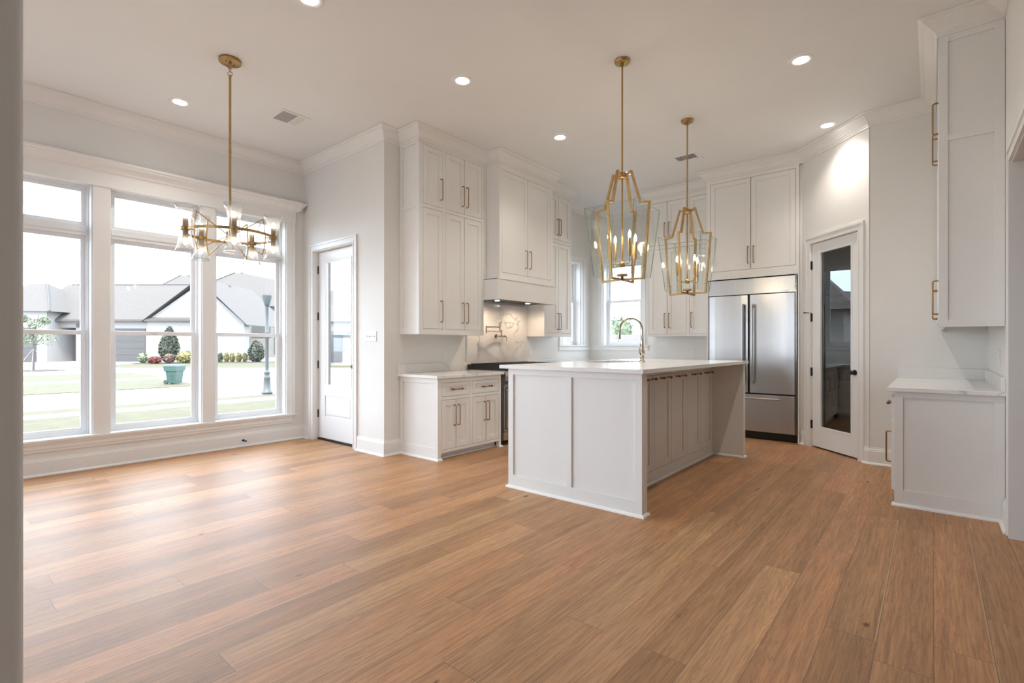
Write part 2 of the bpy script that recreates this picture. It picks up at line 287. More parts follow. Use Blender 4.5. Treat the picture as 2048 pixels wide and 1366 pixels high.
class MB:
    def __init__(s, f=ID): s.v = []; s.f = []; s.mi = []; s.T = f; s.cur = 0; s.sm = []
    def add(s, vs, fs, smooth=False):
        n = len(s.v); s.v += [s.T(p) for p in vs]
        for f in fs: s.f.append([i + n for i in f]); s.mi.append(s.cur); s.sm.append(smooth)
        return s
    def box(s, a0, a1, b0, b1, c0, c1):
        a0, a1 = min(a0, a1), max(a0, a1); b0, b1 = min(b0, b1), max(b0, b1); c0, c1 = min(c0, c1), max(c0, c1)
        vs = [(a, b, c) for a in (a0, a1) for b in (b0, b1) for c in (c0, c1)]
        return s.add(vs, [(0, 1, 3, 2), (4, 6, 7, 5), (0, 4, 5, 1), (2, 3, 7, 6), (0, 2, 6, 4), (1, 5, 7, 3)])
    def prism(s, prof, axis, a0, a1):
        """closed 2-D profile extruded along 'u','w' or 'z'"""
        def P(p, a):
            return {'u': (a, p[0], p[1]), 'w': (p[0], a, p[1]), 'z': (p[0], p[1], a)}[axis]
        n = len(prof); vs = [P(p, a0) for p in prof] + [P(p, a1) for p in prof]
        return s.add(vs, [tuple(range(n)), tuple(range(2 * n - 1, n - 1, -1))] + [(i, (i + 1) % n, (i + 1) % n + n, i + n) for i in range(n)])
    def cyl(s, p0, p1, r, seg=12, r1=None, caps=True, smooth=True):
        r1 = r if r1 is None else r1
        p0, p1 = Vector(p0), Vector(p1); d = (p1 - p0).normalized()
        a = d.orthogonal().normalized(); b = d.cross(a)
        vs = []
        for p, rr in ((p0, r), (p1, r1)):
            for i in range(seg):
                t = 2 * PI * i / seg; vs.append(tuple(p + a * (rr * math.cos(t)) + b * (rr * math.sin(t))))
        s.add(vs, [(i, (i + 1) % seg, (i + 1) % seg + seg, i + seg) for i in range(seg)], smooth)
        if caps: s.add(vs, [tuple(range(seg - 1, -1, -1)), tuple(range(seg, 2 * seg))])
        return s
    def tube(s, pts, r, seg=10, caps=True):
        pts = [Vector(p) for p in pts]; n = len(pts)
        rs = r if isinstance(r, (list, tuple)) else [r] * n
        ref = None; vs = []
        for i, p in enumerate(pts):
            d = (pts[min(i + 1, n - 1)] - pts[max(i - 1, 0)]).normalized()
            if ref is None: ref = d.orthogonal().normalized()
            a = (ref - d * ref.dot(d)).normalized(); ref = a; b = d.cross(a)
            for k in range(seg):
                t = 2 * PI * k / seg; vs.append(tuple(p + a * (rs[i] * math.cos(t)) + b * (rs[i] * math.sin(t))))
        fs = [(i * seg + k, i * seg + (k + 1) % seg, (i + 1) * seg + (k + 1) % seg, (i + 1) * seg + k) for i in range(n - 1) for k in range(seg)]
        s.add(vs, fs, True)
        if caps: s.add(vs, [tuple(range(seg - 1, -1, -1)), tuple(range((n - 1) * seg, n * seg))])
        return s
    def lathe(s, prof, c, seg=20, smooth=True, wob=None):
        """prof: list of (r, z) about vertical axis through c"""
        vs = []
        for r, z in prof:
            for k in range(seg):
                t = 2 * PI * k / seg; rr = r * (1 if wob is None else wob(k))
                vs.append((c[0] + rr * math.cos(t), c[1] + rr * math.sin(t), c[2] + z))
        n = len(prof)
        return s.add(vs, [(i * seg + k, i * seg + (k + 1) % seg, (i + 1) * seg + (k + 1) % seg, (i + 1) * seg + k) for i in range(n - 1) for k in range(seg)], smooth)
    def bar(s, pts, a, b, side):
        """rectangular bar along a polyline lying in a plane; side = unit normal of that plane; a = in-plane thickness, b = across"""
        pts = [Vector(p) for p in pts]; side = Vector(side).normalized(); n = len(pts); vs = []
        for i, p in enumerate(pts):
            d0 = (pts[i] - pts[i - 1]).normalized() if i > 0 else None; d1 = (pts[i + 1] - pts[i]).normalized() if i < n - 1 else None
            if d0 is None: m = side.cross(d1); k = 1
            elif d1 is None: m = side.cross(d0); k = 1
            else:
                n0, n1 = side.cross(d0), side.cross(d1); m = (n0 + n1).normalized(); k = 1 / max(0.35, m.dot(n0))
            m = m * (a / 2 * k); t = side * (b / 2)
            vs += [tuple(p + m + t), tuple(p - m + t), tuple(p - m - t), tuple(p + m - t)]
        fs = [(i * 4 + k, i * 4 + (k + 1) % 4, (i + 1) * 4 + (k + 1) % 4, (i + 1) * 4 + k) for i in range(n - 1) for k in range(4)]
        fs += [(3, 2, 1, 0), tuple(range((n - 1) * 4, n * 4))]
        return s.add(vs, fs)
    def sweep(s, prof, path, i0=0, i1=None):
        """prof [(out,z)], mitred along path (x,y); outwards is to the right of travel"""
        i1 = len(path) - 1 if i1 is None else i1
        secs = []
        for i in range(i0, i1 + 1):
            p = Vector(path[i])
            d0 = (Vector(path[i]) - Vector(path[i - 1])).normalized() if i > 0 else None
            d1 = (Vector(path[i + 1]) - Vector(path[i])).normalized() if i < len(path) - 1 else None
            nn = lambda d: Vector((d.y, -d.x))
            if d0 is None: m = nn(d1)
            elif d1 is None: m = nn(d0)
            else:
                a, b = nn(d0), nn(d1); m = (a + b).normalized(); m = m / max(0.2, m.dot(a))
            secs.append([(p.x + m.x * o, p.y + m.y * o, z) for o, z in prof])
        n = len(prof); vs = [v for sc in secs for v in sc]; k = len(secs)
        fs = [(i * n + j, i * n + (j + 1) % n, (i + 1) * n + (j + 1) % n, (i + 1) * n + j) for i in range(k - 1) for j in range(n)]
        fs += [tuple(range(n)), tuple(range(k * n - 1, (k - 1) * n - 1, -1))]
        return s.add(vs, fs)
    def build(s, name, mat, parent=None, bevel=0.0):
        off = root_loc(parent) if parent else Vector((0, 0, 0))
        me = bpy.data.meshes.new(name); me.from_pydata([(v[0] - off.x, v[1] - off.y, v[2] - off.z) for v in s.v], [], s.f)
        mats = mat if isinstance(mat, (list, tuple)) else [mat]
        for mm in mats: me.materials.append(M[mm] if isinstance(mm, str) else mm)
        for i, p in enumerate(me.polygons): p.material_index = min(s.mi[i], len(mats) - 1); p.use_smooth = s.sm[i]
        bm = bmesh.new(); bm.from_mesh(me)
        bmesh.ops.recalc_face_normals(bm, faces=bm.faces)
        bm.to_mesh(me); bm.free()
        o = bpy.data.objects.new(name, me); COL.objects.link(o)
        if parent: o.parent = parent
        if bevel > 0:
            b = o.modifiers.new('bevel', 'BEVEL'); b.width = bevel; b.segments = 2; b.limit_method = 'ANGLE'; b.angle_limit = R(40)
        return o
def thing(name, label, cat, loc, group=None):
    o = bpy.data.objects.new(name, None); COL.objects.link(o); o.location = loc; o.empty_display_size = 0.1
    o['label'] = label; o['category'] = cat
    if group: o['group'] = group
    return o
def tag(o, label, cat, group=None):
    o['label'] = label; o['category'] = cat
    if group: o['group'] = group
    return o
def struct(o): o['kind'] = 'structure'; return o
def sroot(name, loc):
    o = bpy.data.objects.new(name, None); COL.objects.link(o); o.location = loc; o.empty_display_size = 0.1; o['kind'] = 'structure'; return o
def copy_tree(o, delta=None, parent=None):
    c = o.copy(); COL.objects.link(c); c.parent = parent
    if delta: c.location = Vector(o.location) + Vector(delta)
    for ch in list(o.children): copy_tree(ch, None, c)
    return c

# ================================================================== ROOM SHELL
ZC = 3.655
struct(MB().box(-3.3, 8.2, -6.5, 6.49, -0.12, 0).build('floor', 'floor'))
struct(MB().box(-3.3, 8.2, -6.6, 6.70, ZC, ZC + 0.15).build('ceiling', 'ceiling'))
# window wall
wb_ = MB()
Y0, Y1 = 6.49, 6.66
wb_.box(-0.10, 0.31, Y0, Y1, -0.3, ZC); wb_.box(-3.3, -2.9, Y0, Y1, -0.3, ZC); wb_.box(-2.9, -0.10, Y0, Y1, -0.3, 0.34); wb_.box(-2.9, -0.10, Y0, Y1, 2.87, ZC); wb_.box(3.14, 3.54, Y0, Y1, -0.3, ZC)  # the far-left opening is unseen, added to bring in daylight
for a, b in ((1.165, 1.30), (2.155, 2.285)): wb_.box(a, b, Y0, Y1, -0.3, ZC)
for a, b in ((0.31, 1.165), (1.30, 2.155), (2.285, 3.14)): wb_.box(a, b, Y0, Y1, -0.3, 0.34); wb_.box(a, b, Y0, Y1, 2.87, ZC)
struct(wb_.build('wall_left', 'wall'))
# entry wall (garden door) x 3.385..3.54
e = MB(); e.box(3.385, 3.54, 4.70, 5.295, -0.3, ZC); e.box(3.385, 3.54, 6.25, 6.49, -0.3, ZC); e.box(3.385, 3.54, 5.295, 6.25, 2.475, ZC)
struct(e.build('wall_entry', 'wall'))
# range wall
e = MB(); e.box(3.54, 6.90, 4.70, 4.87, -0.3, ZC); e.box(7.47, 8.0, 4.70, 4.87, -0.3, ZC); e.box(6.90, 7.47, 4.70, 4.87, -0.3, 1.235); e.box(6.90, 7.47, 4.70, 4.87, 2.67, ZC)
struct(e.build('wall_range', 'wall'))
# back wall with sink window
e = MB(); e.box(7.80, 7.97, 0.3, 3.725, -0.3, ZC); e.box(7.80, 7.97, 4.435, 4.70, -0.3, ZC); e.box(7.80, 7.97, 3.725, 4.435, -0.3, 1.235); e.box(7.80, 7.97, 3.725, 4.435, 2.67, ZC)
struct(e.build('wall_back', 'wall'))
# pantry corner wall (diagonal) with door opening u .165...925
LP = math.hypot(0.75, 0.75)
e = MB(F_PANTRY)
e.box(0, 0.165, -0.12, 0, 0, ZC); e.box(0.925, LP, -0.12, 0, 0, ZC); e.box(0.165, 0.925, -0.12, 0, 2.485, ZC)
struct(e.build('wall_pantry', 'wall'))
e = MB(); e.box(7.18, 7.80, 1.24, 1.28, 0, ZC); struct(e.build('wall_fridge_side', 'wall'))
e = MB(); e.box(6.43, 6.55, -0.39, 0.50, 0, ZC); struct(e.build('wall_back_right', 'wall'))
# right wall with cased opening x 1.0..4.51
e = MB(); e.box(4.525, 8.0, -0.53, -0.39, 0, ZC); e.box(0.9, 4.525, -0.53, -0.39, 2.42, ZC); e.box(0.10, 0.9, -0.53, -0.39, 0, ZC)
struct(e.build('wall_right', 'wall'))
# near wall beside the camera (rounded corner)
cx_, cy_ = 0.10, 0.972; rr = 0.010
prof = [(cx_, 1.10), (-0.04, 1.10), (-0.04, cy_)] + [(cx_ - rr + rr * math.sin(t), cy_ + rr - rr * math.cos(t)) for t in [R(a) for a in range(0, 91, 15)]]
struct(MB().prism(prof, 'z', 0, ZC).build('wall_front', 'wall'))
# hall and living room behind the camera
e = MB(); e.box(-3.3, -3.2, -6.5, 1.9, 0, ZC); e.box(-3.3, -3.2, 3.0, 6.1, 0, ZC); e.box(-3.3, -3.2, 1.9, 3.0, 0, 0.35); e.box(-3.3, -3.2, 1.9, 3.0, 2.87, ZC); e.box(-3.3, -3.2, 6.1, 6.49, 0, ZC);
struct(e.build('wall_hall', 'wall'))
e = MB()
for c in (1.9, 2.94): e.box(-3.28, -3.22, c, c + 0.06, 0.35, 2.87)
for z in (0.35, 1.34, 2.81): e.box(-3.275, -3.225, 1.96, 2.94, z, z + 0.06)
struct(e.build('window_6', 'vinyl'))  # unseen window, added to send daylight onto the cabinet ends
e = MB()
for c in (-2.9, -2.0, -1.06, -0.16): e.box(c, c + 0.06, 6.56, 6.62, 0.34, 2.87)
for z in (0.34, 1.34, 2.40, 2.81): e.box(-2.84, -0.16, 6.565, 6.615, z, z + 0.06)
struct(e.build('window_7', 'vinyl'))  # unseen window row, added so more daylight comes from the left
portal(-1.5, 6.72, 1.6, 2.8, 2.5, (R(-90), 0, 0))  # portals for the two added windows
portal(-3.36, 2.45, 1.6, 1.1, 2.5, (R(90), 0, R(-90)))
e = MB(); e.box(-3.2, 8.2, -6.6, -6.5, 0, ZC); struct(e.build('wall_rear', 'wall'))
e = MB(); e.box(8.1, 8.2, -6.5, -0.53, 0, ZC); struct(e.build('wall_rear_side', 'wall'))
# pantry room behind the glazed door
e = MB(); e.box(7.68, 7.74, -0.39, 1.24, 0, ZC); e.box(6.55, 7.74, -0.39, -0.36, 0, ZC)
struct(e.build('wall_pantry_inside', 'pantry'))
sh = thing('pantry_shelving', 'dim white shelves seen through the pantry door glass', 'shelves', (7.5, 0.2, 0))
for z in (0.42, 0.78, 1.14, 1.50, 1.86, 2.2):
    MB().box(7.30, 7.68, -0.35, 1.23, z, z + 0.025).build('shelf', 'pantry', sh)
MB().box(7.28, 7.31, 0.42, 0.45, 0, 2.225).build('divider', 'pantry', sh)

# ------------------------------------------------------------------ crown, base
CR = [(0, -0.135), (0.010, -0.135), (0.010, -0.118), (0.018, -0.112), (0.018, -0.100), (0.028, -0.094), (0.034, -0.082), (0.062, -0.056), (0.088, -0.036), (0.092, -0.030), (0.092, -0.020), (0.106, -0.014), (0.120, -0.006), (0.120, -0.0015), (0, -0.0015)]
CROWN = [(o, ZC + z) for o, z in CR]
LOOP = [(0.10, 6.49), (3.385, 6.49), (3.385, 4.70), (3.60, 4.70), (3.60, 4.36), (4.70, 4.36), (4.70, 4.14), (5.84, 4.14), (5.84, 4.36), (6.665, 4.36), (6.665, 4.70), (7.80, 4.70),
        (7.80, 3.46), (7.46, 3.46), (7.46, 2.43), (7.15, 2.43), (7.15, 1.245), (6.43, 0.525), (6.43, -0.035), (4.89, -0.035), (4.89, -0.39), (0.10, -0.39)]
LOOP[16] = (7.15, 1.23)
LOOP[17] = (6.43, 0.51)
def crown(i0, i1, name, parent=None, mat='trim'):
    return MB().sweep(CROWN, LOOP, i0, i1).build(name, mat, parent)
struct(crown(0, 3, 'trim_1'))
struct(crown(10, 12, 'trim_2'))
struct(crown(16, 18, 'trim_3'))
struct(crown(20, 21, 'trim_4'))
BASE = [(0, 0), (0.036, 0), (0.033, 0.010), (0.026, 0.018), (0.017, 0.021), (0.017, 0.138), (0.013, 0.142), (0.013, 0.150), (0.009, 0.160), (0.006, 0.163), (0.006, 0.174), (0, 0.176)]
SHOE = [(0, 0), (0.019, 0), (0.017, 0.010), (0.010, 0.018), (0, 0.021)]
struct(MB().sweep(BASE, [(0.10, 6.49), (3.385, 6.49), (3.385, 6.325)]).build('baseboard_left', 'trim'))
struct(MB().sweep(BASE, [(3.385, 5.222), (3.385, 4.70), (3.60, 4.70)]).build('baseboard_entry', 'trim'))
pu = lambda u: F_PANTRY((u, 0, 0))[:2]
struct(MB().sweep(BASE, [(7.18, 1.26), pu(0.072)]).build('baseboard_pantry', 'trim'))
struct(MB().sweep(BASE, [pu(0.998), (6.43, 0.51), (6.43, 0.23)]).build('baseboard_back', 'trim'))
struct(MB().sweep(BASE, [(4.88, -0.39), (4.60, -0.39)]).build('baseboard_right', 'trim'))

# casing helper on a wall frame
def casing(mb, u0, u1, z0, z1, w=0.088, head=True):
    for a, b, t in ((0, 0.016, 0.017), (0.016, w - 0.024, 0.013), (w - 0.024, w, 0.022)):
        mb.box(u0 - b, u0 - a, 0, t, z0, z1 + (b if head else 0)); mb.box(u1 + a, u1 + b, 0, t, z0, z1 + (b if head else 0))
        if head: mb.box(u0 - a, u1 + a, 0, t, z1 + a, z1 + b)
# cased opening on the right wall
mb = MB(F_RIGHT); casing(mb, 0.9, 4.513, 0.0, 2.42, 0.09); mb.box(4.513, 4.525, -0.145, 0.0, 0, 2.42); mb.box(0.9, 4.513, -0.145, 0, 2.408, 2.42)
struct(mb.build('trim_5', 'trim'))

# ------------------------------------------------------------------ windows
def window(n, F, u0, u1, z0, z1, meet, transom=None, occl=None):
    """vinyl double-hung window; w<0 is inside the wall"""
    m = MB(F)
    # jamb liner
    m.box(u0, u0 + 0.012, -0.11, 0.0, z0, z1); m.box(u1 - 0.012, u1, -0.11, 0.0, z0, z1); m.box(u0 + 0.012, u1 - 0.012, -0.11, 0.0, z1 - 0.012, z1)
    # outer frame
    def ring(a0, a1, b0, b1, t, w0, w1):
        m.box(a0, a0 + t, w0, w1, b0, b1); m.box(a1 - t, a1, w0, w1, b0, b1); m.box(a0 + t, a1 - t, w0, w1, b1 - t, b1); m.box(a0 + t, a1 - t, w0, w1, b0, b0 + t)
    ring(u0, u1, z0, z1, 0.034, -0.165, -0.105); ring(u0 + 0.012, u1 - 0.012, z0, z1 - 0.012, 0.012, -0.105, -0.095)
    root = m.build('window_%d' % n, 'vinyl', None, 0.002); root['kind'] = 'structure'
    top = z1 - 0.034
    if transom:
        t0, t1 = transom
        g = MB(F); g.box(u0 + 0.034, u1 - 0.034, -0.165, -0.100, t0, t1); g.box(u0 + 0.034, u1 - 0.034, -0.100, -0.09, t0 + 0.035, t1 - 0.045)
        g.build('transom_bar', 'vinyl', root, 0.002)
        def sash0(a0, a1, b0, b1, w0, w1, t, nm):
            s = MB(F); s.box(a0, a0 + t, w0, w1, b0, b1); s.box(a1 - t, a1, w0, w1, b0, b1); s.box(a0 + t, a1 - t, w0, w1, b1 - t, b1); s.box(a0 + t, a1 - t, w0, w1, b0, b0 + t)
            o = s.build(nm, 'vinyl', root, 0.002)
            MB(F).box(a0 + t, a1 - t, (w0 + w1) / 2 - 0.002, (w0 + w1) / 2 + 0.002, b0 + t, b1 - t).build('pane', 'glass', o)
        sash0(u0 + 0.034, u1 - 0.034, t1, z1 - 0.034, -0.155, -0.125, 0.036, 'transom_sash'); top = t0
    else:
        def sash0(a0, a1, b0, b1, w0, w1, t, nm):
            s = MB(F); s.box(a0, a0 + t, w0, w1, b0, b1); s.box(a1 - t, a1, w0, w1, b0, b1); s.box(a0 + t, a1 - t, w0, w1, b1 - t, b1); s.box(a0 + t, a1 - t, w0, w1, b0, b0 + t)
            o = s.build(nm, 'vinyl', root, 0.002)
            MB(F).box(a0 + t, a1 - t, (w0 + w1) / 2 - 0.002, (w0 + w1) / 2 + 0.002, b0 + t, b1 - t).build('pane', 'glass', o)
    sash0(u0 + 0.034, u1 - 0.034, meet - 0.018, top, -0.163, -0.137, 0.038, 'upper_sash')
    sash0(u0 + 0.034, u1 - 0.034, z0 + 0.028, meet + 0.018, -0.136, -0.110, 0.042, 'lower_sash')
    MB(F).box((u0 + u1) / 2 - 0.03, (u0 + u1) / 2 + 0.03, -0.110, -0.100, meet + 0.004, meet + 0.016).build('sash_lock', 'vinyl', root)
    return root
for i, (a, b) in enumerate(((0.31, 1.165), (1.30, 2.155), (2.285, 3.14))):
    window(i + 1, F_WIN, a, b, 0.34, 2.87, 1.372, (2.355, 2.455))
window(4, F_RANGE, 6.90, 7.47, 1.235, 2.67, 2.005)
window(5, F_BACK, 3.725, 4.435, 1.235, 2.67, 2.005)
# window wall trim: mullion casings, side casings, head with cornice, stool and apron
mb = MB(F_WIN)
for a, b in ((1.165, 1.30), (2.155, 2.285)): mb.box(a, b, -0.005, 0.018, 0.34, 2.865)
for a, b, s in ((0.205, 0.31, -1), (3.14, 3.25, 1)):
    c = b - 0.03 if s > 0 else a + 0.03
    mb.box(a, c, 0, 0.018 if s > 0 else 0.026, 0.34, 2.853); mb.box(c, b, 0, 0.026 if s > 0 else 0.018, 0.34, 2.853)
mb.box(0.19, 3.265, 0, 0.020, 2.865, 3.03); mb.box(0.17, 3.275, 0, 0.030, 2.853, 2.868)
cor = [(0, 2.995), (0.022, 2.995), (0.026, 3.005), (0.034, 3.010), (0.036, 3.022), (0.05, 3.04), (0.075, 3.065), (0.092, 3.075), (0.092, 3.085), (0.108, 3.095), (0.112, 3.115), (0, 3.115)]
mb.T = ID
mb.sweep(cor, [(0.17, 6.60), (0.17, 6.49), (3.265, 6.49), (3.265, 6.60)], 1, 2)
mb.T = F_WIN
for e0 in (3.265,):
    mb.prism([(3.265, 2.995), (3.29, 3.005), (3.30, 3.022), (3.325, 3.06), (3.35, 3.08), (3.365, 3.115), (3.265, 3.115)], 'w', 0, 0.11)
struct(mb.build('trim_6', 'trim'))
mb = MB(F_WIN)
mb.box(0.15, 3.27, -0.11, 0.045, 0.318, 0.342)
ap = [(0, 0.218), (0.010, 0.218), (0.014, 0.228), (0.014, 0.245), (0.020, 0.252), (0.020, 0.285), (0.028, 0.295), (0.032, 0.318), (0, 0.318)]
mb.prism(ap, 'u', 0.20, 3.22)
struct(mb.build('trim_7', 'trim', None, 0.003))
# kitchen windows trim
mb = MB(F_RANGE); casing(mb, 6.90, 7.47, 1.235, 2.67, 0.09); mb.box(6.79, 7.80, -0.11, 0.035, 1.225, 1.245); mb.prism([(0, 1.15), (0.012, 1.15), (0.016, 1.165), (0.016, 1.205), (0.026, 1.225), (0, 1.225)], 'u', 6.80, 7.80)
struct(mb.build('trim_8', 'trim'))
mb = MB(F_BACK); casing(mb, 3.725, 4.435, 1.235, 2.67, 0.08); mb.box(3.58, 4.70, -0.11, 0.035, 1.225, 1.245); mb.prism([(0, 1.15), (0.012, 1.15), (0.016, 1.165), (0.016, 1.205), (0.026, 1.225), (0, 1.225)], 'u', 3.60, 4.70)
struct(mb.build('trim_9', 'trim'))

# ------------------------------------------------------------------ doors
def hinge(F, u, w, z, par):
    h = MB(F); h.box(u - 0.012, u + 0.012, w - 0.004, w + 0.003, z - 0.05, z + 0.05); h.cyl((u - 0.002, w + 0.006, z - 0.052), (u - 0.002, w + 0.006, z + 0.052), 0.006, 8)
    return h.build('hinge', 'black', par)
def knob(F, u, w, z, par, mat='black'):
    k = MB(F); k.cyl((u, w, z), (u, w + 0.008, z), 0.030, 20); k.cyl((u, w + 0.008, z), (u, w + 0.035, z), 0.010, 12)
    k.cyl((u, w + 0.033, z), (u, w + 0.042, z), 0.018, 16, 0.026); k.cyl((u, w + 0.042, z), (u, w + 0.056, z), 0.026, 16, 0.020)
    return k.build('knob', mat, par)
# entry door (door_1): slab at w=-.065, u = y
F = F_ENTRY
mb = MB(F); casing(mb, 5.305, 6.238, 0, 2.475, 0.082)
mb.box(5.295, 5.307, -0.155, 0, 0, 2.475); mb.box(6.238, 6.25, -0.155, 0, 0, 2.475); mb.box(5.307, 6.238, -0.155, 0, 2.465, 2.475)
mb.box(5.307, 5.32, -0.155, -0.118, 0, 2.465); mb.box(6.225, 6.238, -0.155, -0.118, 0, 2.465); mb.box(5.32, 6.225, -0.155, -0.118, 2.452, 2.465)
struct(mb.build('trim_10', 'trim'))
mb = MB(F)
d0, d1, zb, zt = 5.310, 6.233, 0.028, 2.460
g0, g1, gz0, gz1 = 5.468, 6.075, 0.722, 2.318
def slab(mb, d0, d1, zb, zt, g0, g1, gz0, gz1, w0, w1, panel=None):
    mb.box(d0, g0, w0, w1, zb, zt); mb.box(g1, d1, w0, w1, zb, zt); mb.box(g0, g1, w0, w1, gz1, zt)
    if panel:
        p0, p1 = panel
        mb.box(g0, g1, w0, w1, p1, gz0); mb.box(g0, g1, w0, w1, zb, p0)
        mb.box(g0, g1, w0 + 0.008, w1 - 0.010, p0, p1)
        b = 0.035; pr = MB(mb.T)
        vs = [(g0 + b * 0.4, w1 - 0.010, p0 + b * 0.4), (g1 - b * 0.4, w1 - 0.010, p0 + b * 0.4), (g1 - b * 0.4, w1 - 0.010, p1 - b * 0.4), (g0 + b * 0.4, w1 - 0.010, p1 - b * 0.4),
              (g0 + b, w1 - 0.002, p0 + b), (g1 - b, w1 - 0.002, p0 + b), (g1 - b, w1 - 0.002, p1 - b), (g0 + b, w1 - 0.002, p1 - b)]
        mb.add(vs, [(0, 1, 5, 4), (1, 2, 6, 5), (2, 3, 7, 6), (3, 0, 4, 7), (4, 5, 6, 7), (0, 3, 2, 1)])
    else: mb.box(g0, g1, w0, w1, zb, gz0)
    t = 0.018   # glazing bead
    j = 0.003
    for a, b2, c, d in ((g0 - t, g0 + j, gz0 - t, gz1 + t), (g1 - j, g1 + t, gz0 - t, gz1 + t), (g0 + j, g1 - j, gz0 - t, gz0 + j), (g0 + j, g1 - j, gz1 - j, gz1 + t)): mb.box(a, b2, w0 - 0.003, w1 + 0.004, c, d)
slab(mb, d0, d1, zb, zt, g0, g1, gz0, gz1, -0.112, -0.068, (0.313, 0.585))
dr = mb.build('door_1', 'door', None, 0.0015); dr['kind'] = 'structure'
MB(F).box(g0, g1, -0.093, -0.088, gz0, gz1).build('glass', 'glass', dr)
for z in (0.341, 0.985, 1.622, 2.235): hinge(F, 6.240, -0.066, z, dr)
knob(F, 5.372, -0.068, 0.98, dr)
k = MB(F); k.cyl((5.372, -0.068, 1.127), (5.372, -0.055, 1.127), 0.028, 16); k.box(5.367, 5.377, -0.055, -0.04, 1.112, 1.142); k.build('deadbolt', 'black', dr)
MB(F).box(5.307, 6.238, -0.15, -0.055, 0.0, 0.024).build('threshold', 'black', dr)
# pantry door (door_2)
F = F_PANTRY
mb = MB(F); casing(mb, 0.165, 0.925, 0, 2.482, 0.082)
mb.box(0.155, 0.172, -0.12, 0, 0, 2.485); mb.box(0.918, 0.93, -0.12, 0, 0, 2.485); mb.box(0.172, 0.918, -0.12, 0, 2.475, 2.485)
struct(mb.build('trim_11', 'trim'))
mb = MB(F); slab(mb, 0.176, 0.914, 0.018, 2.470, 0.316, 0.800, 0.262, 2.347, -0.050, -0.012)
dr = mb.build('door_2', 'door', None, 0.0015); dr['kind'] = 'structure'
MB(F).box(0.316, 0.800, -0.032, -0.028, 0.262, 2.347).build('glass', 'pglass', dr)
hs = [hinge(F, 0.170, -0.008, z, dr) for z in (0.277, 0.917, 1.581, 2.215)]
k = MB(F); k.cyl((0.168, -0.002, 1.635), (0.13, 0.05, 1.640), 0.005, 8); k.cyl((0.13, 0.05, 1.640), (0.115, 0.052, 1.640), 0.009, 10); k.build('door_stop', 'black', hs[2])
knob(F, 0.856, -0.012, 0.942, dr)

# ================================================================== CABINETS
def pull(F, u, w, z, L, par, vert=True):
    """bar pull with bent ends"""
    o = MB(F); h = 0.033; r = 0.0055; c = 0.010
    P = (lambda a, b: (u, w + b, z + a)) if vert else (lambda a, b: (u + a, w + b, z))
    pts = [P(-L / 2, 0), P(-L / 2, h - c), P(-L / 2 + c * 0.3, h - c * 0.3), P(-L / 2 + c, h), P(L / 2 - c, h), P(L / 2 - c * 0.3, h - c * 0.3), P(L / 2, h - c), P(L / 2, 0)]
    o.tube(pts, r, 8)
    for s in (-1, 1): o.cyl(P(s * L / 2, 0), P(s * L / 2, 0.005), 0.009, 12, 0.007)
    return o.build('handle', 'pull', par)
def tbar(F, u, w, z, L, par):
    """horizontal bar on two collared posts, ends running past the posts"""
    o = MB(F); h = 0.034
    o.cyl((u - L / 2, w + h, z), (u + L / 2, w + h, z), 0.0055, 10)
    for s in (-1, 1):
        x = u + s * (L / 2 - 0.022)
        o.cyl((x, w, z), (x, w + 0.006, z), 0.012, 12, 0.008); o.cyl((x, w + 0.005, z), (x, w + h, z), 0.0055, 10)
        o.cyl((x - 0.006, w + h, z), (x + 0.006, w + h, z), 0.012, 14); o.cyl((u + s * L / 2 - s * 0.006, w + h, z), (u + s * L / 2, w + h, z), 0.009, 12, 0.006)
    return o.build('handle', 'pull', par)
def shaker(F, u0, u1, z0, z1, w, par, kind='door', rail=0.058, railh=None, th=0.02, rec=0.010):
    railh = rail if railh is None else railh
    m = MB(F); g = 0.0036
    u0 += g; u1 -= g; z0 += g; z1 -= g
    m.box(u0, u0 + rail, w - th, w, z0, z1); m.box(u1 - rail, u1, w - th, w, z0, z1)
    m.box(u0 + rail, u1 - rail, w - th, w, z0, z0 + railh); m.box(u0 + rail, u1 - rail, w - th, w, z1 - railh, z1)
    m.box(u0 + rail, u1 - rail, w - th, w - rec, z0 + railh, z1 - railh)
    t = 0.008  # small inner step bead
    a0, a1, b0, b1 = u0 + rail, u1 - rail, z0 + railh, z1 - railh
    for c in ((a0, a0 + t, b0, b1), (a1 - t, a1, b0, b1), (a0 + t, a1 - t, b0, b0 + t), (a0 + t, a1 - t, b1 - t, b1)):
        m.box(c[0], c[1], w - rec - 0.001, w - rec * 0.45, c[2], c[3])
    return m.build(kind, 'cab', par, 0.001)
def face_frame(m, u0, u1, z0, z1, w, opens, th=0.02):
    """boxes filling everything but the openings (u0,u1,z0,z1)"""
    us = sorted({u0, u1} | {o[0] for o in opens} | {o[1] for o in opens}); zs = sorted({z0, z1} | {o[2] for o in opens} | {o[3] for o in opens})
    for i in range(len(us) - 1):
        run = None
        for j in range(len(zs) - 1):
            cu, cz = (us[i] + us[i + 1]) / 2, (zs[j] + zs[j + 1]) / 2
            solid = not any(o[0] < cu < o[1] and o[2] < cz < o[3] for o in opens)
            if solid:
                if run is None: run = zs[j]
            elif run is not None: m.box(us[i], us[i + 1], w - th, w, run, zs[j]); run = None
        if run is not None: m.box(us[i], us[i + 1], w - th, w, run, zs[-1])
